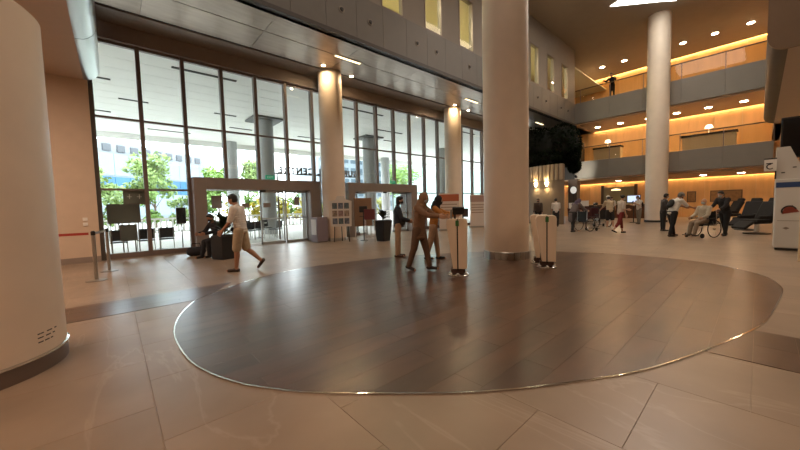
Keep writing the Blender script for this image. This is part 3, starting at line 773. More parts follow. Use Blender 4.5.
MB().add([(-.19, -.19, 0), (.19, -.19, 0), (.19, .19, 0), (-.19, .19, 0), (-.27, -.27, .82), (.27, -.27, .82), (.27, .27, .82), (-.27, .27, .82)], [(0, 3, 2, 1), (4, 5, 6, 7), (0, 1, 5, 4), (1, 2, 6, 5), (2, 3, 7, 6), (3, 0, 4, 7)]).build('pot', BLACK, tp, bevel=.015)
B(-.24, .24, -.24, .24, .82, .83).build('soil', mat('soil', '2c241d'), tp)
MB().cyl((0, 0, .82), (0, 0, 1.2), .014).build('stem', mat('bark', '5d4c3e'), tp)
leafy(tp, .83, .5, .12, 18, .34, .16, PLD, 9)
# ---- banners by the far wall column
def banner(x, y, w_, h_, top, label, rz):
    t = thing('pull_up_banner', label, 'banner', (x, y, 0), rz)
    B(-w_ / 2 - .04, w_ / 2 + .04, -.12, .12, 0, .09).build('base', STEELP, t, bevel=.01)
    b = B(-w_ / 2, w_ / 2, -.006, .006, .09, h_).build('sheet', mat('banner_pale', 'd9c9bc', .6), t)
    B(-w_ / 2, w_ / 2, -.012, -.006, h_ - .42, h_ - .06).build('print_band', mat(top, top, .6), b)
    for k in range(4): B(-w_ / 2 + .08, w_ / 2 - .1 - .07 * (k % 2), -.010, -.006, h_ - .62 - .15 * k, h_ - .56 - .15 * k).build('print_line', mat('print_soft', 'a8907f', .6), b)
    MB().cyl((0, .06, .09), (0, .03, h_), .012).build('support_pole', STEELP, t)
banner(13.35, 11.0, 1.05, 1.98, 'b5603c', 'pull-up banner with an orange heading in front of the wall column', -.75)
banner(16.0, 11.0, .95, 1.92, 'a98a80', 'pale pink pull-up banner beside the orange-headed one', -.75)
# ---- scanner pedestals
PINE = mat('pedestal_wood', 'f2dfc6', .45, var=.10, scale=4, stretch=(1, 1, .2))
def pedestal(name, x, y, rz, label):
    t = thing(name, label, 'pedestal', (x, y, 0), rz, 'wooden scanner pedestals')
    MB().lathe([(.20, 0), (.20, .03), (.17, .05), (.12, .06)], 28).build('base', CHROME, t, smooth=True)
    for k in range(6):
        a = 2 * PI * k / 6; MB().ell((.15 * math.cos(a), .15 * math.sin(a), .06), (.035, .035, .02), None, 10, 6).build('base_knob', CHROME, t, smooth=True)
    B(-.10, .10, -.13, .13, .05, .15).build('foot_block', mat('foot_brown', '4a342a', .5), t)
    for s, bot in ((1, .09), (-1, .165)):
        tw = .205 if s > 0 else .18
        pts = [(s * .012, .15), (s * bot, .15), (s * tw, 1.02), (s * (tw - .015), 1.07), (s * (tw - .05), 1.09), (s * .012, 1.09)]
        if s < 0: pts = pts[::-1]
        MB().prism_m(pts, -.13, .13, Matrix.Rotation(PI / 2, 4, 'Z') @ Matrix.Rotation(PI / 2, 4, 'X')).build('side_board', PINE, t, bevel=.006)
    B(-.115, .115, -.012, .012, .12, 1.08).build('spine', BLACK, t)
    B(-.15, -.132, -.03, .03, .96, 1.06).build('green_label', mat('label_green', '3f7a45', .5), t)
    return t
p1_ = pedestal('scanner_pedestal', 4.88, 3.82, .60, 'wooden pedestal with a scanner head that the veiled woman touches')
MB().cyl((.0, .05, 1.09), (0, .05, 1.2), .02).build('scanner_neck', BLACK, p1_)
MB().obox((-.02, -.02, 1.24), (.05, .22, .15), Matrix.Rotation(-.5, 3, 'Y')).build('scanner_head', BLACK, p1_, bevel=.01)
MB().obox((.03, -.15, 1.2), (.10, .10, .16)).build('card_reader', mat('reader_grey', '4d4a48', .5), p1_, bevel=.01)
MB().cyl((.0, .12, 1.09), (0, .12, 1.26), .022).build('bottle', mat('bottle_grey', '9a9890', .3), p1_)
pedestal('scanner_pedestal', 6.65, 2.92, .50, 'wooden pedestal without scanner head in front of the tall column')
pedestal('scanner_pedestal', 7.02, 3.22, .50, 'wooden pedestal half hidden behind the one by the tall column')
# ---- right edge: machine, bracket, screen, sign
vm = thing('vending_machine', 'white vending machine with a blue stripe and basket emblem', 'machine', (12.45, -.25, 0))
B(0, .8, -1.3, 0, .06, 1.78).build('body', mat('machine_white', 'c9c6c0', .4), vm, bevel=.02); B(.03, .8, -1.26, -.03, 0, .06).build('plinth', BLACK, vm)
B(-.008, 0, -1.29, -.01, 1.57, 1.70).build('blue_stripe', mat('stripe_blue', '25406e', .4), vm)
lg = MB()
for k in range(14):
    a0, a1 = PI * .15 + PI * .95 * k / 14, PI * .15 + PI * .95 * (k + 1) / 14
    lg.cyl((-.008, -.24 + -.12 * math.cos(a0), .98 + .13 * math.sin(a0)), (-.008, -.24 - .12 * math.cos(a1), .98 + .13 * math.sin(a1)), .016, .016, 6)
lg.build('basket_handle', BLACK, vm)
MB().prism_m([(-.13, 0), (.15, .06), (.10, -.13), (-.02, -.16)], 0, .006, Matrix.Translation((-.002, -.27, .97)) @ Matrix.Rotation(-PI / 2, 4, 'Y') @ Matrix.Rotation(PI / 2, 4, 'Z')).build('basket_emblem', mat('basket_red', '7d3020', .5), vm)
MB().prism_m([(-.06, 0), (0, -.035), (.06, 0), (0, .035)], 0, .004, Matrix.Translation((-.002, -.2, .56)) @ Matrix.Rotation(-PI / 2, 4, 'Y') @ Matrix.Rotation(PI / 2, 4, 'Z')).build('diamond_emblem', GREYW, vm)
B(-.004, 0, -1.25, -.05, .74, .75).build('seam', GREYW, vm)
hd = MB().prism_m([(0, 0), (-.6, 0), (-.45, .25), (-.36, .42), (-.22, .80), (0, .80)], 0, .5, Matrix.Translation((.1, 0, 1.78)) @ Matrix.Rotation(PI / 2, 4, 'Y') @ Matrix.Rotation(PI / 2, 4, 'Z')).build('header_panel', mat('machine_white', 'c9c6c0'), vm)
for yy, zz in ((-.12, 1.93), (-.30, 2.05)): B(.09, .1, yy - .03, yy + .03, zz, zz + .025).build('header_mark', BLACK, vm)
sq = thing('wheelchair_sign', 'small white square sign with a dark round symbol beside the machine', 'sign', (12.49, -.1, 0))
B(-.012, .012, -.16, .05, 2.0, 2.29).build('plate', WHITE, sq); B(-.012, .012, -.16, .05, 2.29, 2.32).build('bracket', BLACK, sq)
ws = MB()
for k in range(12):
    a0, a1 = -2.4 + 4.2 * k / 12, -2.4 + 4.2 * (k + 1) / 12
    ws.cyl((-.016, .06 * math.cos(a0) - .055, 2.11 + .06 * math.sin(a0)), (-.016, .06 * math.cos(a1) - .055, 2.11 + .06 * math.sin(a1)), .012, .012, 6)
ws.cyl((-.016, -.095, 2.19), (-.016, .015, 2.19), .012, .012, 6).build('symbol', BLACK, sq)
B(.012, .04, -.16, -.13, 1.79, 2.3).build('post', BLACK, sq)
tv = thing('hanging_screen', 'large black screen hanging from the low ceiling behind the machine', 'screen', (13.4, -1.2, 0))
B(-.04, .04, -.95, .87, 2.35, 3.42).build('panel', BLACK, tv, bevel=.01); B(-.045, -.04, -.92, .84, 2.39, 3.38).build('display', mat('screen_off', '0d0d0e', .15), tv)
MB().cyl((.02, 0, 3.42), (.02, 0, Z0), .03).build('hanger', BLACK, tv)
pt = tag(B(10.55, 10.6, -1.6, -.555, 0, 2.06).build('cream_partition', mat('partition_cream', 'd8c4a4', .5), None, bevel=.008), 'cream partition panel in front of the white machine', 'partition')
# ---- curved wall, foliage, signs
def circ(p, q, r):
    ax, ay = p; bx, by = q; cx_, cy_ = r; d = 2 * (ax * (by - cy_) + bx * (cy_ - ay) + cx_ * (ay - by))
    ux = ((ax ** 2 + ay ** 2) * (by - cy_) + (bx ** 2 + by ** 2) * (cy_ - ay) + (cx_ ** 2 + cy_ ** 2) * (ay - by)) / d
    uy = ((ax ** 2 + ay ** 2) * (cx_ - bx) + (bx ** 2 + by ** 2) * (ax - cx_) + (cx_ ** 2 + cy_ ** 2) * (bx - ax)) / d
    return ux, uy, math.hypot(ax - ux, ay - uy)
cw = sempty('wall_curved', 'curved wall of upright panels with two lit sconces')
cw.location = (24.4, 7.9 + .6, 0)
CR = 4.1; a0 = PI * .74; a1 = PI * 1.045
FL = mat('fluted_panel', 'a58f74', .6, var=.05)
nP = 16
for k in range(nP):
    a = a0 + (a1 - a0) * (k + .5) / nP; w_ = CR * (a1 - a0) / nP - .07
    MB().obox((CR * math.cos(a), CR * math.sin(a), 3.2), (.20, w_, .95), Matrix.Rotation(a, 3, 'Z')).build('upright_panel', FL, cw, bevel=.02)
pr = [((CR + .0) * math.cos(a0 + (a1 - a0) * k / 24), CR * math.sin(a0 + (a1 - a0) * k / 24)) for k in range(25)] + [((CR - .3) * math.cos(a0 + (a1 - a0) * k / 24), (CR - .3) * math.sin(a0 + (a1 - a0) * k / 24)) for k in range(24, -1, -1)]
m = MB(); n = 25
m.add([(x, y, z) for z in (0, 3.66) for x, y in pr], [(i, i + 1, 50 + i + 1, 50 + i) for i in range(49)] + [(49, 0, 50, 99)] + [(i, i + 1, 48 - i, 49 - i) for i in range(24)] + [(50 + i, 50 + i + 1, 98 - i, 99 - i) for i in range(24)])
m.build('core_wall', mat('curved_core', '7c6a56', .6), cw)
SCON = lamp('sconce_glow', (1, .80, .45), 9)
for i, a in enumerate((PI * .914, PI * .972)):
    t = thing('wall_sconce', 'glowing wall sconce on the curved wall, %s' % ('towards the windows' if i == 0 else 'towards the waiting people'), 'wall lamp', (24.4 + (CR + .09) * math.cos(a), 8.5 + (CR + .09) * math.sin(a), 2.5), a)
    MB().lathe([(.05, -.14), (.09, .0), (.11, .14)], 18).build('shade', SCON, t, smooth=True); B(-.07, -.03, -.04, .04, -.08, .08).build('bracket', STEEL, t)
    area('sconce_up', (.06, 0, .22), (.12, .12), 10, (1, .75, .4), rot=(PI, 0, 0), parent=t); area('sconce_down', (.06, 0, -.22), (.12, .12), 8, (1, .75, .4), parent=t)
gf = thing('foliage_canopy', 'dark green mass of foliage resting on the curved wall', 'plant', (22.2, 9.7, 3.7))
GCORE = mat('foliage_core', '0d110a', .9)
blobs = [((0, .2, 1.3), (1.6, 1.9, 1.35)), ((.4, -.9, 1.5), (1.5, 1.0, 1.3)), ((-.5, 1.2, 1.5), (1.3, 1.6, 1.35)), ((.5, -1.05, .75), (.8, .8, .75)), ((.75, -1.45, .02), (.36, .36, .42)), ((-.9, .4, .5), (.9, 1.6, .45))]
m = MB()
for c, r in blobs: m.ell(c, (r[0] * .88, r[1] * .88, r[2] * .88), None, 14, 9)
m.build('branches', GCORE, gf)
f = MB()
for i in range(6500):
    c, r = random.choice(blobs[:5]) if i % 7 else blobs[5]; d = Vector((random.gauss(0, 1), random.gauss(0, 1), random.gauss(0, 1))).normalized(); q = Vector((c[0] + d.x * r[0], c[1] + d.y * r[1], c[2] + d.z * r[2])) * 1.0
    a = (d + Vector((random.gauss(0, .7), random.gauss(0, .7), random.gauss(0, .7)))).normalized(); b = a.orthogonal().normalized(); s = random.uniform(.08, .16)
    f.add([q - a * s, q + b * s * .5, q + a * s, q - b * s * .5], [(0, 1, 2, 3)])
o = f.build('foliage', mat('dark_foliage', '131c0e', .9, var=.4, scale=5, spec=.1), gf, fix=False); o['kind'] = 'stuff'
sl = thing('foliage_spotlight', 'small bright spotlight under the foliage shining on the lower parapet', 'spotlight', (23.1, 8.2, 3.0), 0)
MB().cyl((-.12, 0, .05), (.06, .02, 0), .08, .1, 16).build('housing', BLACK, sl); MB().cyl((.06, .02, 0), (.075, .02, -.003), .08, .08, 16).build('bulb', lamp('green_white', (.75, 1, .45), 14), sl)
MB().cyl((-.12, 0, .08), (-.12, 0, .40), .015).build('stem', BLACK, sl)
sp = bpy.data.lights.new('parapet_beam', 'SPOT'); sp.energy = 260; sp.color = (1, .97, .85); sp.spot_size = 1.25; sp.spot_blend = .8
so = bpy.data.objects.new('parapet_beam', sp); COL.objects.link(so); so.parent = sl; so.location = (.12, .02, 0); so.rotation_euler = Vector((1.6, .55, .55)).to_track_quat('-Z', 'Y').to_euler()
def post_sign(x, y, z, w_, h_, label, rz):
    t = thing('post_sign', label, 'sign', (x, y, 0), rz)
    MB().lathe([(.17, 0), (.17, .015), (.03, .025)], 20).build('base', STEELP, t); MB().cyl((0, 0, .02), (0, 0, z), .018).build('pole', STEELP, t); B(-.02, .005, -w_ / 2, w_ / 2, z, z + h_).build('plate', WHITE, t)
post_sign(17.6, 5.85, 1.12, .42, .28, 'white plate sign on a slim post beside the stooping wheelchair helper', -2.4 + PI)
post_sign(18.6, 6.75, 1.0, .4, .3, 'lower white plate sign near the dark pillar', -2.4 + PI)
tag(B(20.9, 20.93, 9.9, 10.25, 1.3, 1.62).build('paper_notice', WHITE), 'white paper notice on a board before the curved wall', 'notice')
ln = thing('floor_lantern', 'pale round lantern on a slim pole beside the curved wall', 'lamp', (23.4, 8.45, 0))
MB().ell((0, 0, 2.15), (.19, .19, .24), None, 16, 10).build('shade', lamp('lantern', (1, .93, .8), .55), ln, smooth=True); MB().cyl((0, 0, .02), (0, 0, 1.95), .02).build('pole', BLACK, ln); MB().lathe([(.2, 0), (.2, .02), (.02, .03)], 20).build('base', BLACK, ln)
# counter with maroon waiting chairs
ct = thing('service_counter', 'long dark wooden service counter under the lower gallery', 'counter', (29.6, 7.4, 0))
B(-.35, .35, -2.4, 2.4, 0, 1.05).build('body', mat('counter_brown', '5b3a26', .5), ct); B(-.42, .42, -2.45, 2.45, 1.05, 1.1).build('worktop', OAKD, ct)
MAR = mat('maroon_seat', '4a1f22', .6)
wc0 = thing('waiting_chair', 'maroon waiting chair facing the service counter', 'chair', (23.6, 7.9, 0), 0, 'maroon waiting chairs')
MB().obox((0, 0, .36), (.5, .5, .08)).build('seat', MAR, wc0, bevel=.02); MB().obox((-.26, 0, .66), (.07, .5, .6), Matrix.Rotation(-.15, 3, 'Y')).build('backrest', MAR, wc0, bevel=.02)
for x in (-.2, .2):
    for y in (-.2, .2): MB().cyl((x, y, 0), (x, y, .33), .016).build('leg', STEEL, wc0)
for x, y in [(23.6, 7.25), (23.6, 6.6), (22.6, 7.5), (22.6, 6.85), (22.6, 8.15), (21.5, 6.9), (21.5, 7.55)]: place(wc0, (x, y, 0), random.uniform(-.1, .1), wc0['label'], wc0['group'])
sc_ = thing('info_screen', 'glowing pale blue information screen on a stand before the gallery column', 'screen', (23.6, 5.1, 0), 0)
MB().lathe([(.2, 0), (.2, .02), (.03, .03)], 20).build('base', BLACK, sc_); MB().cyl((0, 0, .02), (0, 0, 1.3), .025).build('pole', BLACK, sc_)
B(-.03, .03, -.34, .34, 1.22, 1.66).build('casing', BLACK, sc_, bevel=.01); B(-.036, -.03, -.31, .31, 1.25, 1.63).build('display', lamp('screen_blue', (.62, .72, 1), 1.1), sc_)
dn = sempty('door_3', 'grey green doorway with a warm pendant lamp in the far wall', 'door')
B(32.08, 32.19, 6.9, 9.1, 0, 2.5).build('door_panel', mat('niche_green', '7b7a62', .5), dn); B(32.02, 32.19, 6.7, 6.9, 0, 2.7).build('jamb', mat('dark_pillar', '4b3a2e'), dn); B(32.02, 32.19, 9.1, 9.3, 0, 2.7).build('jamb', mat('dark_pillar', '4b3a2e'), dn)
pn = thing('pendant_lamp', 'warm shallow pendant lamp before the grey green doorway', 'lamp', (30.9, 7.9, 2.2))
MB().lathe([(.32, 0), (.30, .08), (.05, .14)], 24).build('shade', lamp('pendant_glow', (1, .62, .3), 3), pn); MB().cyl((0, 0, .14), (0, 0, .68), .01).build('cord', BLACK, pn)
for yy, w2 in ((3.4, .5), (1.6, 1.6), (-1.0, .8)):
    t = thing('wall_picture', 'dark framed picture on the warm wood wall ' + {3.4: 'near the gallery column', 1.6: 'behind the reclining chairs', -1.0: 'behind the vending machine'}[yy], 'picture', (32.17, yy, 1.5))
    B(-.03, .02, -w2 / 2, w2 / 2, -.4, .4).build('frame', mat('dark_pillar', '4b3a2e'), t); B(-.036, -.03, -w2 / 2 + .05, w2 / 2 - .05, -.35, .35).build('print', mat('print_tan', '8a6a48', .6, var=.2), t)
# gallery furniture
for x, y, z, L_, lab in [(27.6, 2.2, 4.17, 2.4, 'dark topped counter behind the lower glass balustrade, over the recliners'), (27.6, 7.6, 4.17, 1.7, 'dark topped counter behind the lower glass balustrade, near the foliage')]:
    t = thing('gallery_counter', lab, 'counter', (x, y, z)); B(-.3, .3, -L_ / 2, L_ / 2, 0, 1.05).build('body', OAKD, t); B(-.36, .36, -L_ / 2 - .05, L_ / 2 + .05, 1.05, 1.16).build('worktop', BLACK, t)
    MB().lathe([(.09, 1.16), (.09, 1.18), (.015, 1.2), (.015, 1.5)], 16).lathe([(.2, 1.5), (.12, 1.68)], 16).build('lamp', lamp('counter_lamp', (1, .86, .6), 3), t)
t = thing('gallery_cabinet', 'tall dark cabinet at the end of the lower gallery', 'cabinet', (27.2, 9.6, 4.17)); B(-.35, .35, -.45, .45, 0, 1.7).build('body', BLACK, t, bevel=.02); B(-.36, -.35, -.02, .02, .1, 1.6).build('door_gap', GREYW, t)
# recliner chairs
REC = mat('recliner_black', '17110e', .8)
def recliner(x, y, rz, label):
    t = thing('recliner_chair', label, 'recliner', (x, y, 0), rz, 'black recliner chairs')
    MB().lathe([(.36, 0), (.36, .03), (.1, .06)], 24).build('base', BLACK, t); MB().cyl((0, 0, .05), (0, 0, .38), .07).build('pedestal', STEEL, t)
    MB().obox((.05, 0, .46), (.62, .6, .16)).build('seat', REC, t, bevel=.05); MB().obox((-.38, 0, .82), (.18, .58, .78), Matrix.Rotation(-.45, 3, 'Y')).build('backrest', REC, t, bevel=.06)
    MB().obox((-.62, 0, 1.2), (.14, .34, .22), Matrix.Rotation(-.45, 3, 'Y')).build('headrest', REC, t, bevel=.04); MB().obox((.52, 0, .34), (.42, .5, .1), Matrix.Rotation(.6, 3, 'Y')).build('leg_rest', REC, t, bevel=.03)
    for s in (-1, 1): MB().obox((.02, .36 * s, .62), (.6, .12, .12)).build('armrest', REC, t, bevel=.03)
    return t
recliner(17.7, .05, 2.4, 'black recliner chair on a round base beside the vending machine')
recliner(19.6, .35, 2.7, 'black recliner chair behind the one beside the vending machine')
recliner(24.0, 1.15, 2.2, 'black recliner chair in front of the wood wall')

# ================================================================== PEOPLE
def blob(name, prims, voxel, m, parent, it=3, fac=.5):
    b = MB()
    for p in prims:
        if p[0] == 'c': b.cap(*p[1:])
        else: b.ell(*p[1:])
    me = b.mesh(name, fix=False)
    o = bpy.data.objects.new(name, me); COL.objects.link(o)
    r = o.modifiers.new('r', 'REMESH'); r.mode = 'VOXEL'; r.voxel_size = voxel
    s = o.modifiers.new('s', 'SMOOTH'); s.factor = fac; s.iterations = it
    ev = o.evaluated_get(bpy.context.evaluated_depsgraph_get())
    me2 = bpy.data.meshes.new_from_object(ev); bpy.data.objects.remove(o); bpy.data.meshes.remove(me)
    if name in ('body', 'headscarf'):      # keep the outer skin only
        bm = bmesh.new(); bm.from_mesh(me2); seen = set(); isl = []
        for v in bm.verts:
            if v in seen: continue
            st = [v]; seen.add(v); cur = []
            while st:
                q = st.pop(); cur.append(q)
                for e in q.link_edges:
                    w2 = e.other_vert(q)
                    if w2 not in seen: seen.add(w2); st.append(w2)
            isl.append(cur)
        if len(isl) > 1:
            isl.sort(key=len); bmesh.ops.delete(bm, geom=[v for c in isl[:-1] for v in c], context='VERTS'); bm.to_mesh(me2)
        bm.free()
    me2.name = name; me2.shade_smooth(); me2.materials.clear(); me2.materials.append(m)
    o = bpy.data.objects.new(name, me2); COL.objects.link(o); o.parent = parent; return o
D = math.radians
def cloth(c, rough=.85): return mat('cloth_' + c, c, rough, var=.12, scale=12, bump=.15, world=False)
SKIN = {'a': mat('skin_a', 'a87c62', .55), 'b': mat('skin_b', 'c29a7e', .55), 'c': mat('skin_c', '8a614a', .55)}
HAIRM = mat('hair_black', '1d1815', .6, var=.2, scale=40)
GREYH = mat('hair_grey', '55504c', .6, var=.2, scale=40)
MASKM = mat('mask_blue', 'b9c4c8', .7); MASKD = mat('mask_black', '222224', .7)
def figure(label, loc, yaw, h=1.63, g=1.0, lean=4, head=(8, 0), arms=((8, 6, 12, 0), (8, 6, 12, 0)), legs=((0, 0), (0, 0)), top=('9a9a9a', .45), bottom=('444444', 1.0), shoes='222222', skin='a',
           hair='short', mask=MASKD, near=False, curl=.5, extra=None, group=None, feet=(0, 0)):
    t = thing('person', label, 'person', loc, D(yaw), group)
    V = Vector; vx = .0085 if near else .019
    Ry = lambda a: Matrix.Rotation(D(a), 3, 'Y')
    T = Ry(lean); P0 = V((0, 0, 0)); at = lambda x, y, z: T @ V((x * h, y * h, z * h))
    nb = at(0, 0, .30); nt = nb + Ry(lean + head[0] * .4) @ V((.012 * h, 0, .05 * h))
    RH = Matrix.Rotation(D(head[1]), 3, 'Z') @ Ry(lean * .3 + head[0]); hc = nt + RH @ V((.016 * h, 0, .052 * h)); hp = lambda x, y, z: hc + RH @ V((x * h, y * h, z * h))
    # ---- joints
    A = []; Lg = []
    for s, (p, ab, el, inw) in zip((1, -1), arms):
        sh = at(0, .100 * s * (.5 + .5 * g), .275); d1 = V((math.sin(D(p)) * math.cos(D(ab)), s * math.sin(D(ab)), -math.cos(D(p)) * math.cos(D(ab))))
        e = sh + d1 * .172 * h; b2 = D(ab - inw); d2 = V((math.sin(D(p + el)) * math.cos(b2), s * math.sin(b2), -math.cos(D(p + el)) * math.cos(b2)))
        A.append((sh, e, e + d2 * .145 * h, d2, s))
    for s, (hp_, kn), ft in zip((1, -1), legs, feet):
        hj = V((0, .052 * h * s * g, -.012 * h)); d1 = V((math.sin(D(hp_)), 0, -math.cos(D(hp_)))); k_ = hj + d1 * .242 * h
        d2 = V((math.sin(D(hp_ - kn)), 0, -math.cos(D(hp_ - kn)))); an = k_ + d2 * .238 * h
        fd = V((math.cos(D(ft)), .12 * s, -math.sin(D(ft)))).normalized(); up = V((math.sin(D(ft)), 0, math.cos(D(ft))))
        heel = an - fd * .022 * h - up * .022 * h; toe = an + fd * .105 * h - up * .026 * h
        Lg.append((hj, k_, an, heel, toe))
    zmin = min(min(q[3].z - .021 * h, q[4].z - .016 * h) for q in Lg); Z = V((0, 0, -zmin)); 
    sft = lambda p: p + Z
    hpz = hp; hp = lambda x, y, z: sft(hpz(x, y, z)); atz = at; at = lambda x, y, z: sft(atz(x, y, z)); nb, nt = sft(nb), sft(nt)
    A = [(sft(a), sft(b), sft(c), d, s) for a, b, c, d, s in A]; Lg = [tuple(sft(q) for q in l) for l in Lg]
    R = lambda *r: tuple(q * h for q in r)
    # ---- body: one continuous surface
    b = [('e', at(0, 0, .0), R(.058 * g, .082 * g, .07), T), ('e', at(.004, 0, .1), R(.054 * g, .074 * g, .09), T), ('e', at(0, 0, .21), R(.058 * g, .085, .095), T),
         ('c', at(0, .075, .268), .034 * h, at(0, -.075, .268), .034 * h), ('c', nb - V((0, 0, .02 * h)), .034 * h, nt + RH @ V((0, 0, .02 * h)), .029 * h),
         ('e', hp(0, 0, .008), R(.055, .046, .058), RH), ('e', hp(.012, 0, -.028), R(.04, .035, .034), RH), ('c', hp(.052, 0, .004), .006 * h, hp(.061, 0, -.014), .008 * h), ('c', hp(.047, 0, -.037), .008 * h, hp(.047, 0, -.039), .008 * h)]
    for s in (1, -1): b.append(('e', hp(-.004, .046 * s, -.004), R(.011, .007, .017), RH))
    for sh, e, w_, d, s in A:
        b += [('c', sh, .031 * h * g, e, .024 * h), ('c', e, .0245 * h, w_, .0165 * h)]
        sd = V((1, 0, 1)); sd = (sd - d * sd.dot(d)).normalized(); n_ = d.cross(sd) * -1
        if n_.y * s > 0: n_ = -n_
        fr = .0056 * h if near else .0075 * h
        for k in range(4):
            o_ = sd * (k - 1.5) * -.0135 * h; kn0 = w_ + d * .012 * h + o_ * .7; kn1 = w_ + d * .056 * h + o_
            b.append(('c', kn0, .0105 * h, kn1, .0085 * h))
            L_ = (.046, .050, .045, .036)[k] * h if True else 0; m1 = kn1 + (d * math.cos(curl) + n_ * math.sin(curl)) * L_ * .55; m2 = m1 + (d * math.cos(2 * curl) + n_ * math.sin(2 * curl)) * L_ * .5
            b += [('c', kn1, fr * 1.15, m1, fr * 1.05), ('c', m1, fr * 1.05, m2, fr * .9)]
        th0 = w_ + d * .016 * h + sd * .014 * h; th1 = th0 + (d * .6 + sd * .7 + n_ * .25).normalized() * .028 * h; th2 = th1 + (d * .9 + sd * .25 + n_ * .3).normalized() * .024 * h
        b += [('c', th0, fr * 1.5, th1, fr * 1.25), ('c', th1, fr * 1.2, th2, fr)]
    for hj, k_, an, heel, toe in Lg:
        ca = k_ + (an - k_) * .3 - V((.006 * h, 0, 0))
        b += [('c', hj, .05 * h * g, k_, .034 * h), ('c', k_, .033 * h, ca, .034 * h), ('c', ca, .034 * h, an, .021 * h), ('c', heel, .021 * h, toe, .016 * h), ('c', an, .022 * h, heel, .021 * h)]
    body = blob('body', b, vx, SKIN[skin], t, 2)
    # ---- eyes
    for s in (1, -1): MB().ell(hp(.0505, .0175 * s, .006), R(.006, .009, .005), RH, 8, 6).build('eye', BLACK, t, smooth=True)
    if mask: blob('face_mask', [('e', hp(.022, 0, -.026), R(.041, .038, .033), RH), ('c', hp(.05, 0, -.008), .012 * h, hp(.05, 0, -.034), .014 * h)], vx, mask, t, 1)
    # ---- hair and head wear
    if hair in ('short', 'grey', 'bob', 'cap', 'greycap'):
        hm = GREYH if hair in ('grey', 'greycap') else HAIRM
        q = [('e', hp(-.010, 0, .020), R(.056, .052, .057), RH), ('e', hp(-.022, 0, -.006), R(.042, .050, .045), RH)]
        if hair == 'bob': q += [('e', hp(-.022, 0, -.03), R(.042, .054, .05), RH), ('e', hp(.02, 0, .048), R(.036, .04, .02), RH)]
        else: q += [('e', hp(.022, 0, .052), R(.03, .036, .016), RH)]
        blob('hair', q, vx, hm, t, 2)
    if hair == 'bun': blob('hair', [('e', hp(-.010, 0, .018), R(.058, .053, .058), RH), ('e', hp(-.065, 0, .03), R(.026, .028, .026), RH)], vx, HAIRM, t, 2)
    if hair in ('cap', 'greycap'):
        cm = cloth('e2ded6' if hair == 'cap' else '8f8c86')
        blob('cap', [('e', hp(-.004, 0, .042), R(.063, .056, .042), RH), ('c', hp(.045, .022, .036), .008 * h, hp(.098, .014, .026), .006 * h), ('c', hp(.045, -.022, .036), .008 * h, hp(.098, -.014, .026), .006 * h), ('c', hp(.05, 0, .037), .008 * h, hp(.105, 0, .027), .006 * h)], vx, cm, t, 2)
    if hair.startswith('#'):
        hm = cloth(hair[1:])
        blob('headscarf', [('e', hp(-.014, 0, .008), R(.064, .06, .073), RH), ('e', hp(-.012, 0, -.05), R(.058, .06, .04), RH), ('c', nb + V((0, 0, .045 * h)), .056 * h, nb + V((0, 0, -.01 * h)), .075 * h), ('e', at(0.004, 0, .255), R(.078, .118, .055), T)], vx, hm, t, 3)
    # ---- clothes
    tc_, sl = top[0], top[1]; c_ = .009 * h
    hem = top[2] if len(top) > 2 else -.035
    q = [('e', at(.0, 0, .215), R(.071 * g, .098, .10), T), ('c', at(0, .076, .268), .043 * h, at(0, -.076, .268), .043 * h), ('c', nb - V((0, 0, .03 * h)), .048 * h, nb + V((0, 0, .006 * h)), .040 * h)]
    z_ = .2
    while z_ > hem:
        fl = 1 + .35 * max(0, -z_); c0 = at(0, 0, z_) if z_ > 0 else at(0, 0, 0) + V((0, 0, z_ * h))
        q.append(('e', c0, R(.068 * g * fl, (.093 if z_ > 0 else .096) * g * fl, .04), T if z_ > 0 else None)); z_ -= .03
    for sh, e, w_, d, s in A:
        q.append(('c', sh, .041 * h * g, sh + (e - sh) * min(1, sl * 2), .036 * h))
        if sl > .5:
            f_ = min(1, (sl - .5) * 2); q.append(('c', e, .035 * h, e + (w_ - e) * f_, .028 * h))
    blob('shirt' if sl <= .5 else 'jacket', q, vx, cloth(tc_), t, 3)
    if bottom:
        bc, ln = bottom; q = [('e', at(0, 0, .01), R(.064 * g, .088 * g, .074), T)]
        for hj, k_, an, heel, toe in Lg:
            f_ = min(1, ln * 2); q.append(('c', hj, .058 * h * g, hj + (k_ - hj) * f_, (.046 if ln > .5 else .056) * h))
            if ln > .5:
                f2 = (ln - .5) * 2; q.append(('c', k_, .043 * h, k_ + (an - k_) * f2 * .97, .034 * h))
        blob('trousers' if ln > .6 else 'shorts', q, vx, cloth(bc), t, 3)
    if shoes:
        for hj, k_, an, heel, toe in Lg:
            blob('shoe', [('c', heel, .0235 * h, toe + (heel - toe) * .1, .0195 * h), ('c', heel + (toe - heel) * .25 + V((0, 0, .006 * h)), .022 * h, heel + (toe - heel) * .6, .022 * h)], vx, mat('shoe_' + shoes, shoes, .6), t, 1)
    if extra: extra(t, dict(h=h, at=at, A=A, Lg=Lg, hp=hp, vx=vx, T=T))
    return t
BAGM = mat('bag_black', '1c1b1d', .7)
def backpack(t, k):
    h = k['h']; blob('backpack', [('e', k['at'](-.105, 0, .17), (.05 * h, .075 * h, .1 * h), k['T']), ('e', k['at'](-.12, 0, .12), (.045 * h, .06 * h, .06 * h), k['T'])], k['vx'], BAGM, t, 2)
def belt_bag(t, k):
    h = k['h']; blob('belt_bag', [('e', k['at'](.075, .02, .02), (.03 * h, .07 * h, .035 * h), k['T'])], k['vx'], BAGM, t, 2)
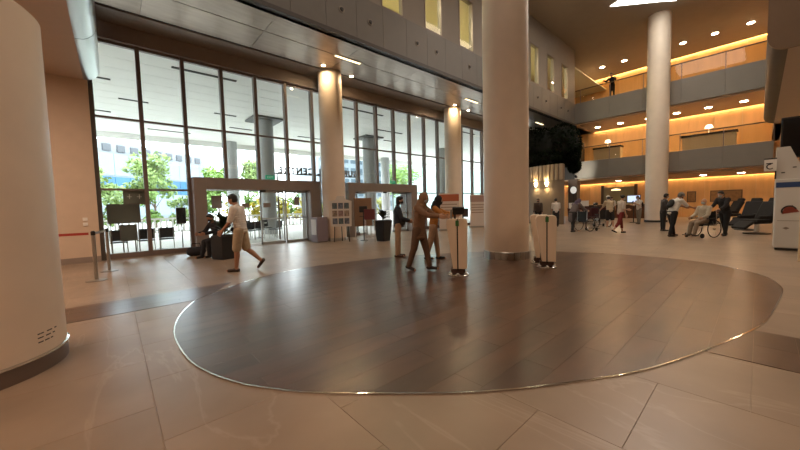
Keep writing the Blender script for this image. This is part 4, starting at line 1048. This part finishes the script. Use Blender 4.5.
def handbag(side):
    def f(t, k):
        h = k['h']; w_ = k['A'][side][2]; c = w_ + Vector((.02, 0, -.16 * h)); blob('handbag', [('c', c + Vector((-.06 * h, 0, 0)), .045 * h, c + Vector((.06 * h, 0, 0)), .045 * h), ('c', c + Vector((-.05 * h, 0, .04 * h)), .035 * h, c + Vector((.05 * h, 0, .04 * h)), .035 * h)], k['vx'], BAGM, t, 2)
        MB().tube([c + Vector((-.05 * h, 0, .06 * h)), w_ + Vector((0, 0, -.03 * h)), c + Vector((.05 * h, 0, .06 * h))], .007, 6).build('bag_strap', BAGM, t)
    return f
def hip_bag(t, k):
    h = k['h']; blob('shoulder_bag', [('c', k['at'](.07, -.06, .03), .05 * h, k['at'](.08, .05, .0), .045 * h)], k['vx'], BAGM, t, 2)
def phone(side):
    def f(t, k):
        w_ = k['A'][side][2] + k['A'][side][3] * .10 * k['h']; MB().obox(w_ + Vector((.01, 0, .03)), (.012, .075, .15), Matrix.Rotation(-.4, 3, 'Y')).build('phone', BLACK, t, bevel=.004)
    return f
def packphone(t, k): backpack(t, k); phone(0)(t, k)
# ---- near figures
figure('man in white T-shirt and khaki shorts walking past the cube planter', (2.12, 7.72, 0), 140, 1.73, 1.1, 6, (14, 0), ((16, 6, 26, 6), (-8, 8, 20, 0)), ((9, 5), (-9, 40)), ('e3dcd2', .45), ('b3a084', .46), '3a2a22', 'a', 'short', None, True, .5, belt_bag, feet=(0, 50))
figure('man in dark clothes sitting on the low bench behind the cube planter', (2.36, 10.92, 0), 205, 1.66, 1.0, 14, (20, 0), ((40, 8, 40, 20), (36, 8, 44, 20)), ((84, 88), (82, 70)), ('2a2a2e', .95), ('26262a', 1), '1c1c1c', 'a', 'short', MASKD, True)
figure('woman in navy jacket and tan trousers standing alone beside the far portal', (5.68, 6.45, 0), -34, 1.61, .95, 1, (6, 0), ((16, 8, 52, 30), (16, 8, 56, 30)), ((3, 3), (-3, 2)), ('2c313c', .98), ('b09478', .98), '4a3428', 'b', 'bob', MASKD, True, .6, hip_bag)
figure('woman in brown headscarf and tunic reaching out to the scanner pedestal', (4.74, 4.72, 0), -72, 1.62, 1.08, 7, (12, 0), ((52, 6, 34, 8), (58, 6, 26, 8)), ((16, 4), (-12, 8)), ('85674f', .98, -.12), ('6d5644', 1), '2a2320', 'b', '#8f7256', MASKM, True, .4, feet=(0, 12))
figure('woman in mustard top and tan trousers with black headscarf pointing', (5.95, 5.42, 0), -52, 1.6, 1.0, 8, (14, 0), ((62, 6, 22, 8), (50, 6, 40, 8)), ((10, 4), (-10, 6)), ('b57a3a', .98), ('a98a6e', 1), '1d1b1b', 'b', '#1f1d1f', MASKD, True, .4)
figure('person in black leaning on the upper gallery handrail', (25.75, 6.88, 8.35), 178, 1.62, 1.0, 14, (16, 0), ((34, 22, 60, 10), (34, 22, 60, 10)), ((-6, 0), (4, 0)), ('1d1c1e', .98), ('1c1b1d', 1), '161616', 'b', 'short', None)
# ---- figures across the hall
WCM = mat('wheelchair_black', '1e1c1d', .6); TYRE = mat('tyre', '141414', .8)
def wheelchair(label, x, y, rz):
    t = thing('wheelchair', label, 'wheelchair', (x, y, 0), rz, 'wheelchairs')
    for s in (-1, 1):
        w_ = MB(); n = 24
        for i in range(n):
            a, b = 2 * PI * i / n, 2 * PI * (i + 1) / n; w_.cyl((-.08 + .29 * math.cos(a), .29 * s, .305 + .29 * math.sin(a)), (-.08 + .29 * math.cos(b), .29 * s, .305 + .29 * math.sin(b)), .016, .016, 6, False)
        wo = w_.build('rear_wheel', TYRE, t)
        sp_ = MB()
        for i in range(10): a = 2 * PI * i / 10; sp_.cyl((-.08, .29 * s, .305), (-.08 + .28 * math.cos(a), .29 * s, .305 + .28 * math.sin(a)), .004, .004, 5)
        sp_.cyl((-.08, .26 * s, .305), (-.08, .32 * s, .305), .03).build('spokes', STEEL, wo)
        MB().cyl((.38, .235 * s, .08), (.38, .265 * s, .08), .08, .08, 16).build('caster', TYRE, t)
        MB().tube([(-.22, .24 * s, .95), (-.24, .24 * s, .42), (.32, .24 * s, .42), (.38, .25 * s, .12)], .013).build('side_frame', STEEL, t)
        MB().tube([(-.22, .24 * s, .92), (-.36, .24 * s, .93)], .018).build('push_handle', BLACK, t)
        MB().obox((.02, .26 * s, .66), (.36, .05, .04)).build('armrest', WCM, t, bevel=.01)
        MB().tube([(.34, .2 * s, .40), (.5, .16 * s, .12)], .012).build('footrest_hanger', STEEL, t); MB().obox((.56, .13 * s, .10), (.16, .16, .02)).build('footplate', BLACK, t)
    MB().obox((.04, 0, .43), (.46, .46, .05)).build('seat', WCM, t, bevel=.015); MB().obox((-.22, 0, .68), (.04, .46, .44)).build('backrest', WCM, t, bevel=.015)
    return t
wheelchair('wheelchair carrying a bald patient beside the capped man', 15.35, 1.3, D(150))
figure('bald patient in pale clothes seated in the wheelchair', (15.33, 1.31, .06), 150, 1.6, 1.05, -8, (0, 0), ((26, 8, 40, 10), (26, 8, 40, 10)), ((78, 62), (78, 66)), ('b8ac98', .98), ('8d7a66', 1), '5a4a3c', 'b', 'none', MASKM)
figure('man in white T-shirt and grey cap bending towards the wheelchair', (15.2, 2.12, 0), -42, 1.66, 1.15, 22, (18, 0), ((50, 6, 26, 8), (44, 6, 30, 8)), ((12, 2), (-8, 6)), ('d8d4cc', .45), ('1d1c1f', 1), '161616', 'a', 'greycap', MASKD, extra=backpack)
figure('person in black pushing the wheelchair with the bald patient', (16.3, .82, 0), 145, 1.62, 1.1, 12, (14, 0), ((34, 6, 30, 4), (34, 6, 30, 4)), ((8, 2), (-10, 6)), ('221f20', .98), ('1c1b1c', 1), '161616', 'b', 'short', MASKM)
figure('person in dark top standing behind the man with the grey cap', (17.6, 2.75, 0), -60, 1.6, 1.0, 4, (8, 0), top=('3a3230', .98), bottom=('1e1d1f', 1), hair='short', mask=MASKM)
figure('woman in pale top and red trousers striding with a black bag', (15.75, 3.86, 0), -40, 1.6, 1.0, 5, (10, 0), ((26, 6, 50, 20), (-6, 8, 20, 0)), ((14, 4), (-16, 22)), ('c9b8aa', .45), ('7a2a28', .8), '1a1818', 'b', 'bun', MASKM, extra=hip_bag, feet=(0, 25))
wheelchair('dark wheelchair pushed by the man in the white cap', 19.15, 5.5, D(42))
figure('man in tan shirt, dark shorts and white cap pushing a wheelchair', (18.3, 4.92, 0), 42, 1.62, 1.1, 10, (12, 0), ((30, 8, 30, 6), (30, 8, 30, 6)), ((6, 2), (-8, 4)), ('c2ad8e', .45), ('25201f', .5), 'e0dcd4', 'b', 'cap', MASKM)
figure('person in white top with black backpack holding up a phone', (22.2, 4.55, 0), 150, 1.6, .95, 2, (16, 0), ((40, 6, 70, 14), (30, 6, 70, 14)), ((5, 3), (-4, 2)), ('d3ccc2', .45), ('7d766a', 1), '4a443c', 'b', 'bob', MASKM, extra=packphone)
wheelchair('wheelchair beside the stooping figure in grey', 16.15, 5.3, D(-20))
figure('stooping figure in grey robe and mauve headscarf holding a wheelchair', (15.45, 5.62, 0), -25, 1.6, 1.2, 30, (22, 0), ((44, 8, 24, 8), (44, 8, 24, 8)), ((16, 12), (-6, 6)), ('6d625f', .98, -.24), ('2a2728', 1), '1c1a1a', 'b', '#5d5163', MASKM)
figure('person in white shirt waiting near the curved wall', (18.3, 7.5, 0), 30, 1.58, 1.0, 8, (14, 0), top=('d4cbc0', .45), bottom=('2b2a2d', 1), hair='short', mask=MASKM)
figure('person in brown jacket standing before the wall sconces', (18.4, 8.55, 0), 200, 1.6, 1.1, 6, (10, 0), top=('4a3d36', .98), bottom=('25211f', 1), hair='short', mask=MASKD)
figure('person in black and white top beside the tall column', (17.4, 8.75, 0), 150, 1.55, 1.0, 8, (10, 0), top=('77726e', .98), bottom=('2a2628', 1), hair='bob', mask=MASKM)
figure('person in dark clothes seated on a maroon chair, pale cap', (23.62, 7.25, 0), 0, 1.6, 1.0, 4, (6, 0), ((30, 6, 40, 10), (30, 6, 40, 10)), ((84, 86), (84, 84)), ('2b2626', .98), ('241f20', 1), '1a1818', 'b', 'cap', MASKM)
figure('person in black seated on a maroon chair, bare head', (22.62, 6.85, 0), 0, 1.62, 1.0, 4, (10, 0), ((30, 6, 40, 10), (30, 6, 40, 10)), ((84, 86), (84, 84)), ('1f1e20', .98), ('241f20', 1), '1a1818', 'b', 'short', MASKD)
figure('staff member in pale uniform standing by the service counter', (26.4, 7.0, 0), 200, 1.62, 1.0, 2, (6, 0), top=('d6cfc6', .6), bottom=('35302f', 1), hair='bob', mask=MASKM)
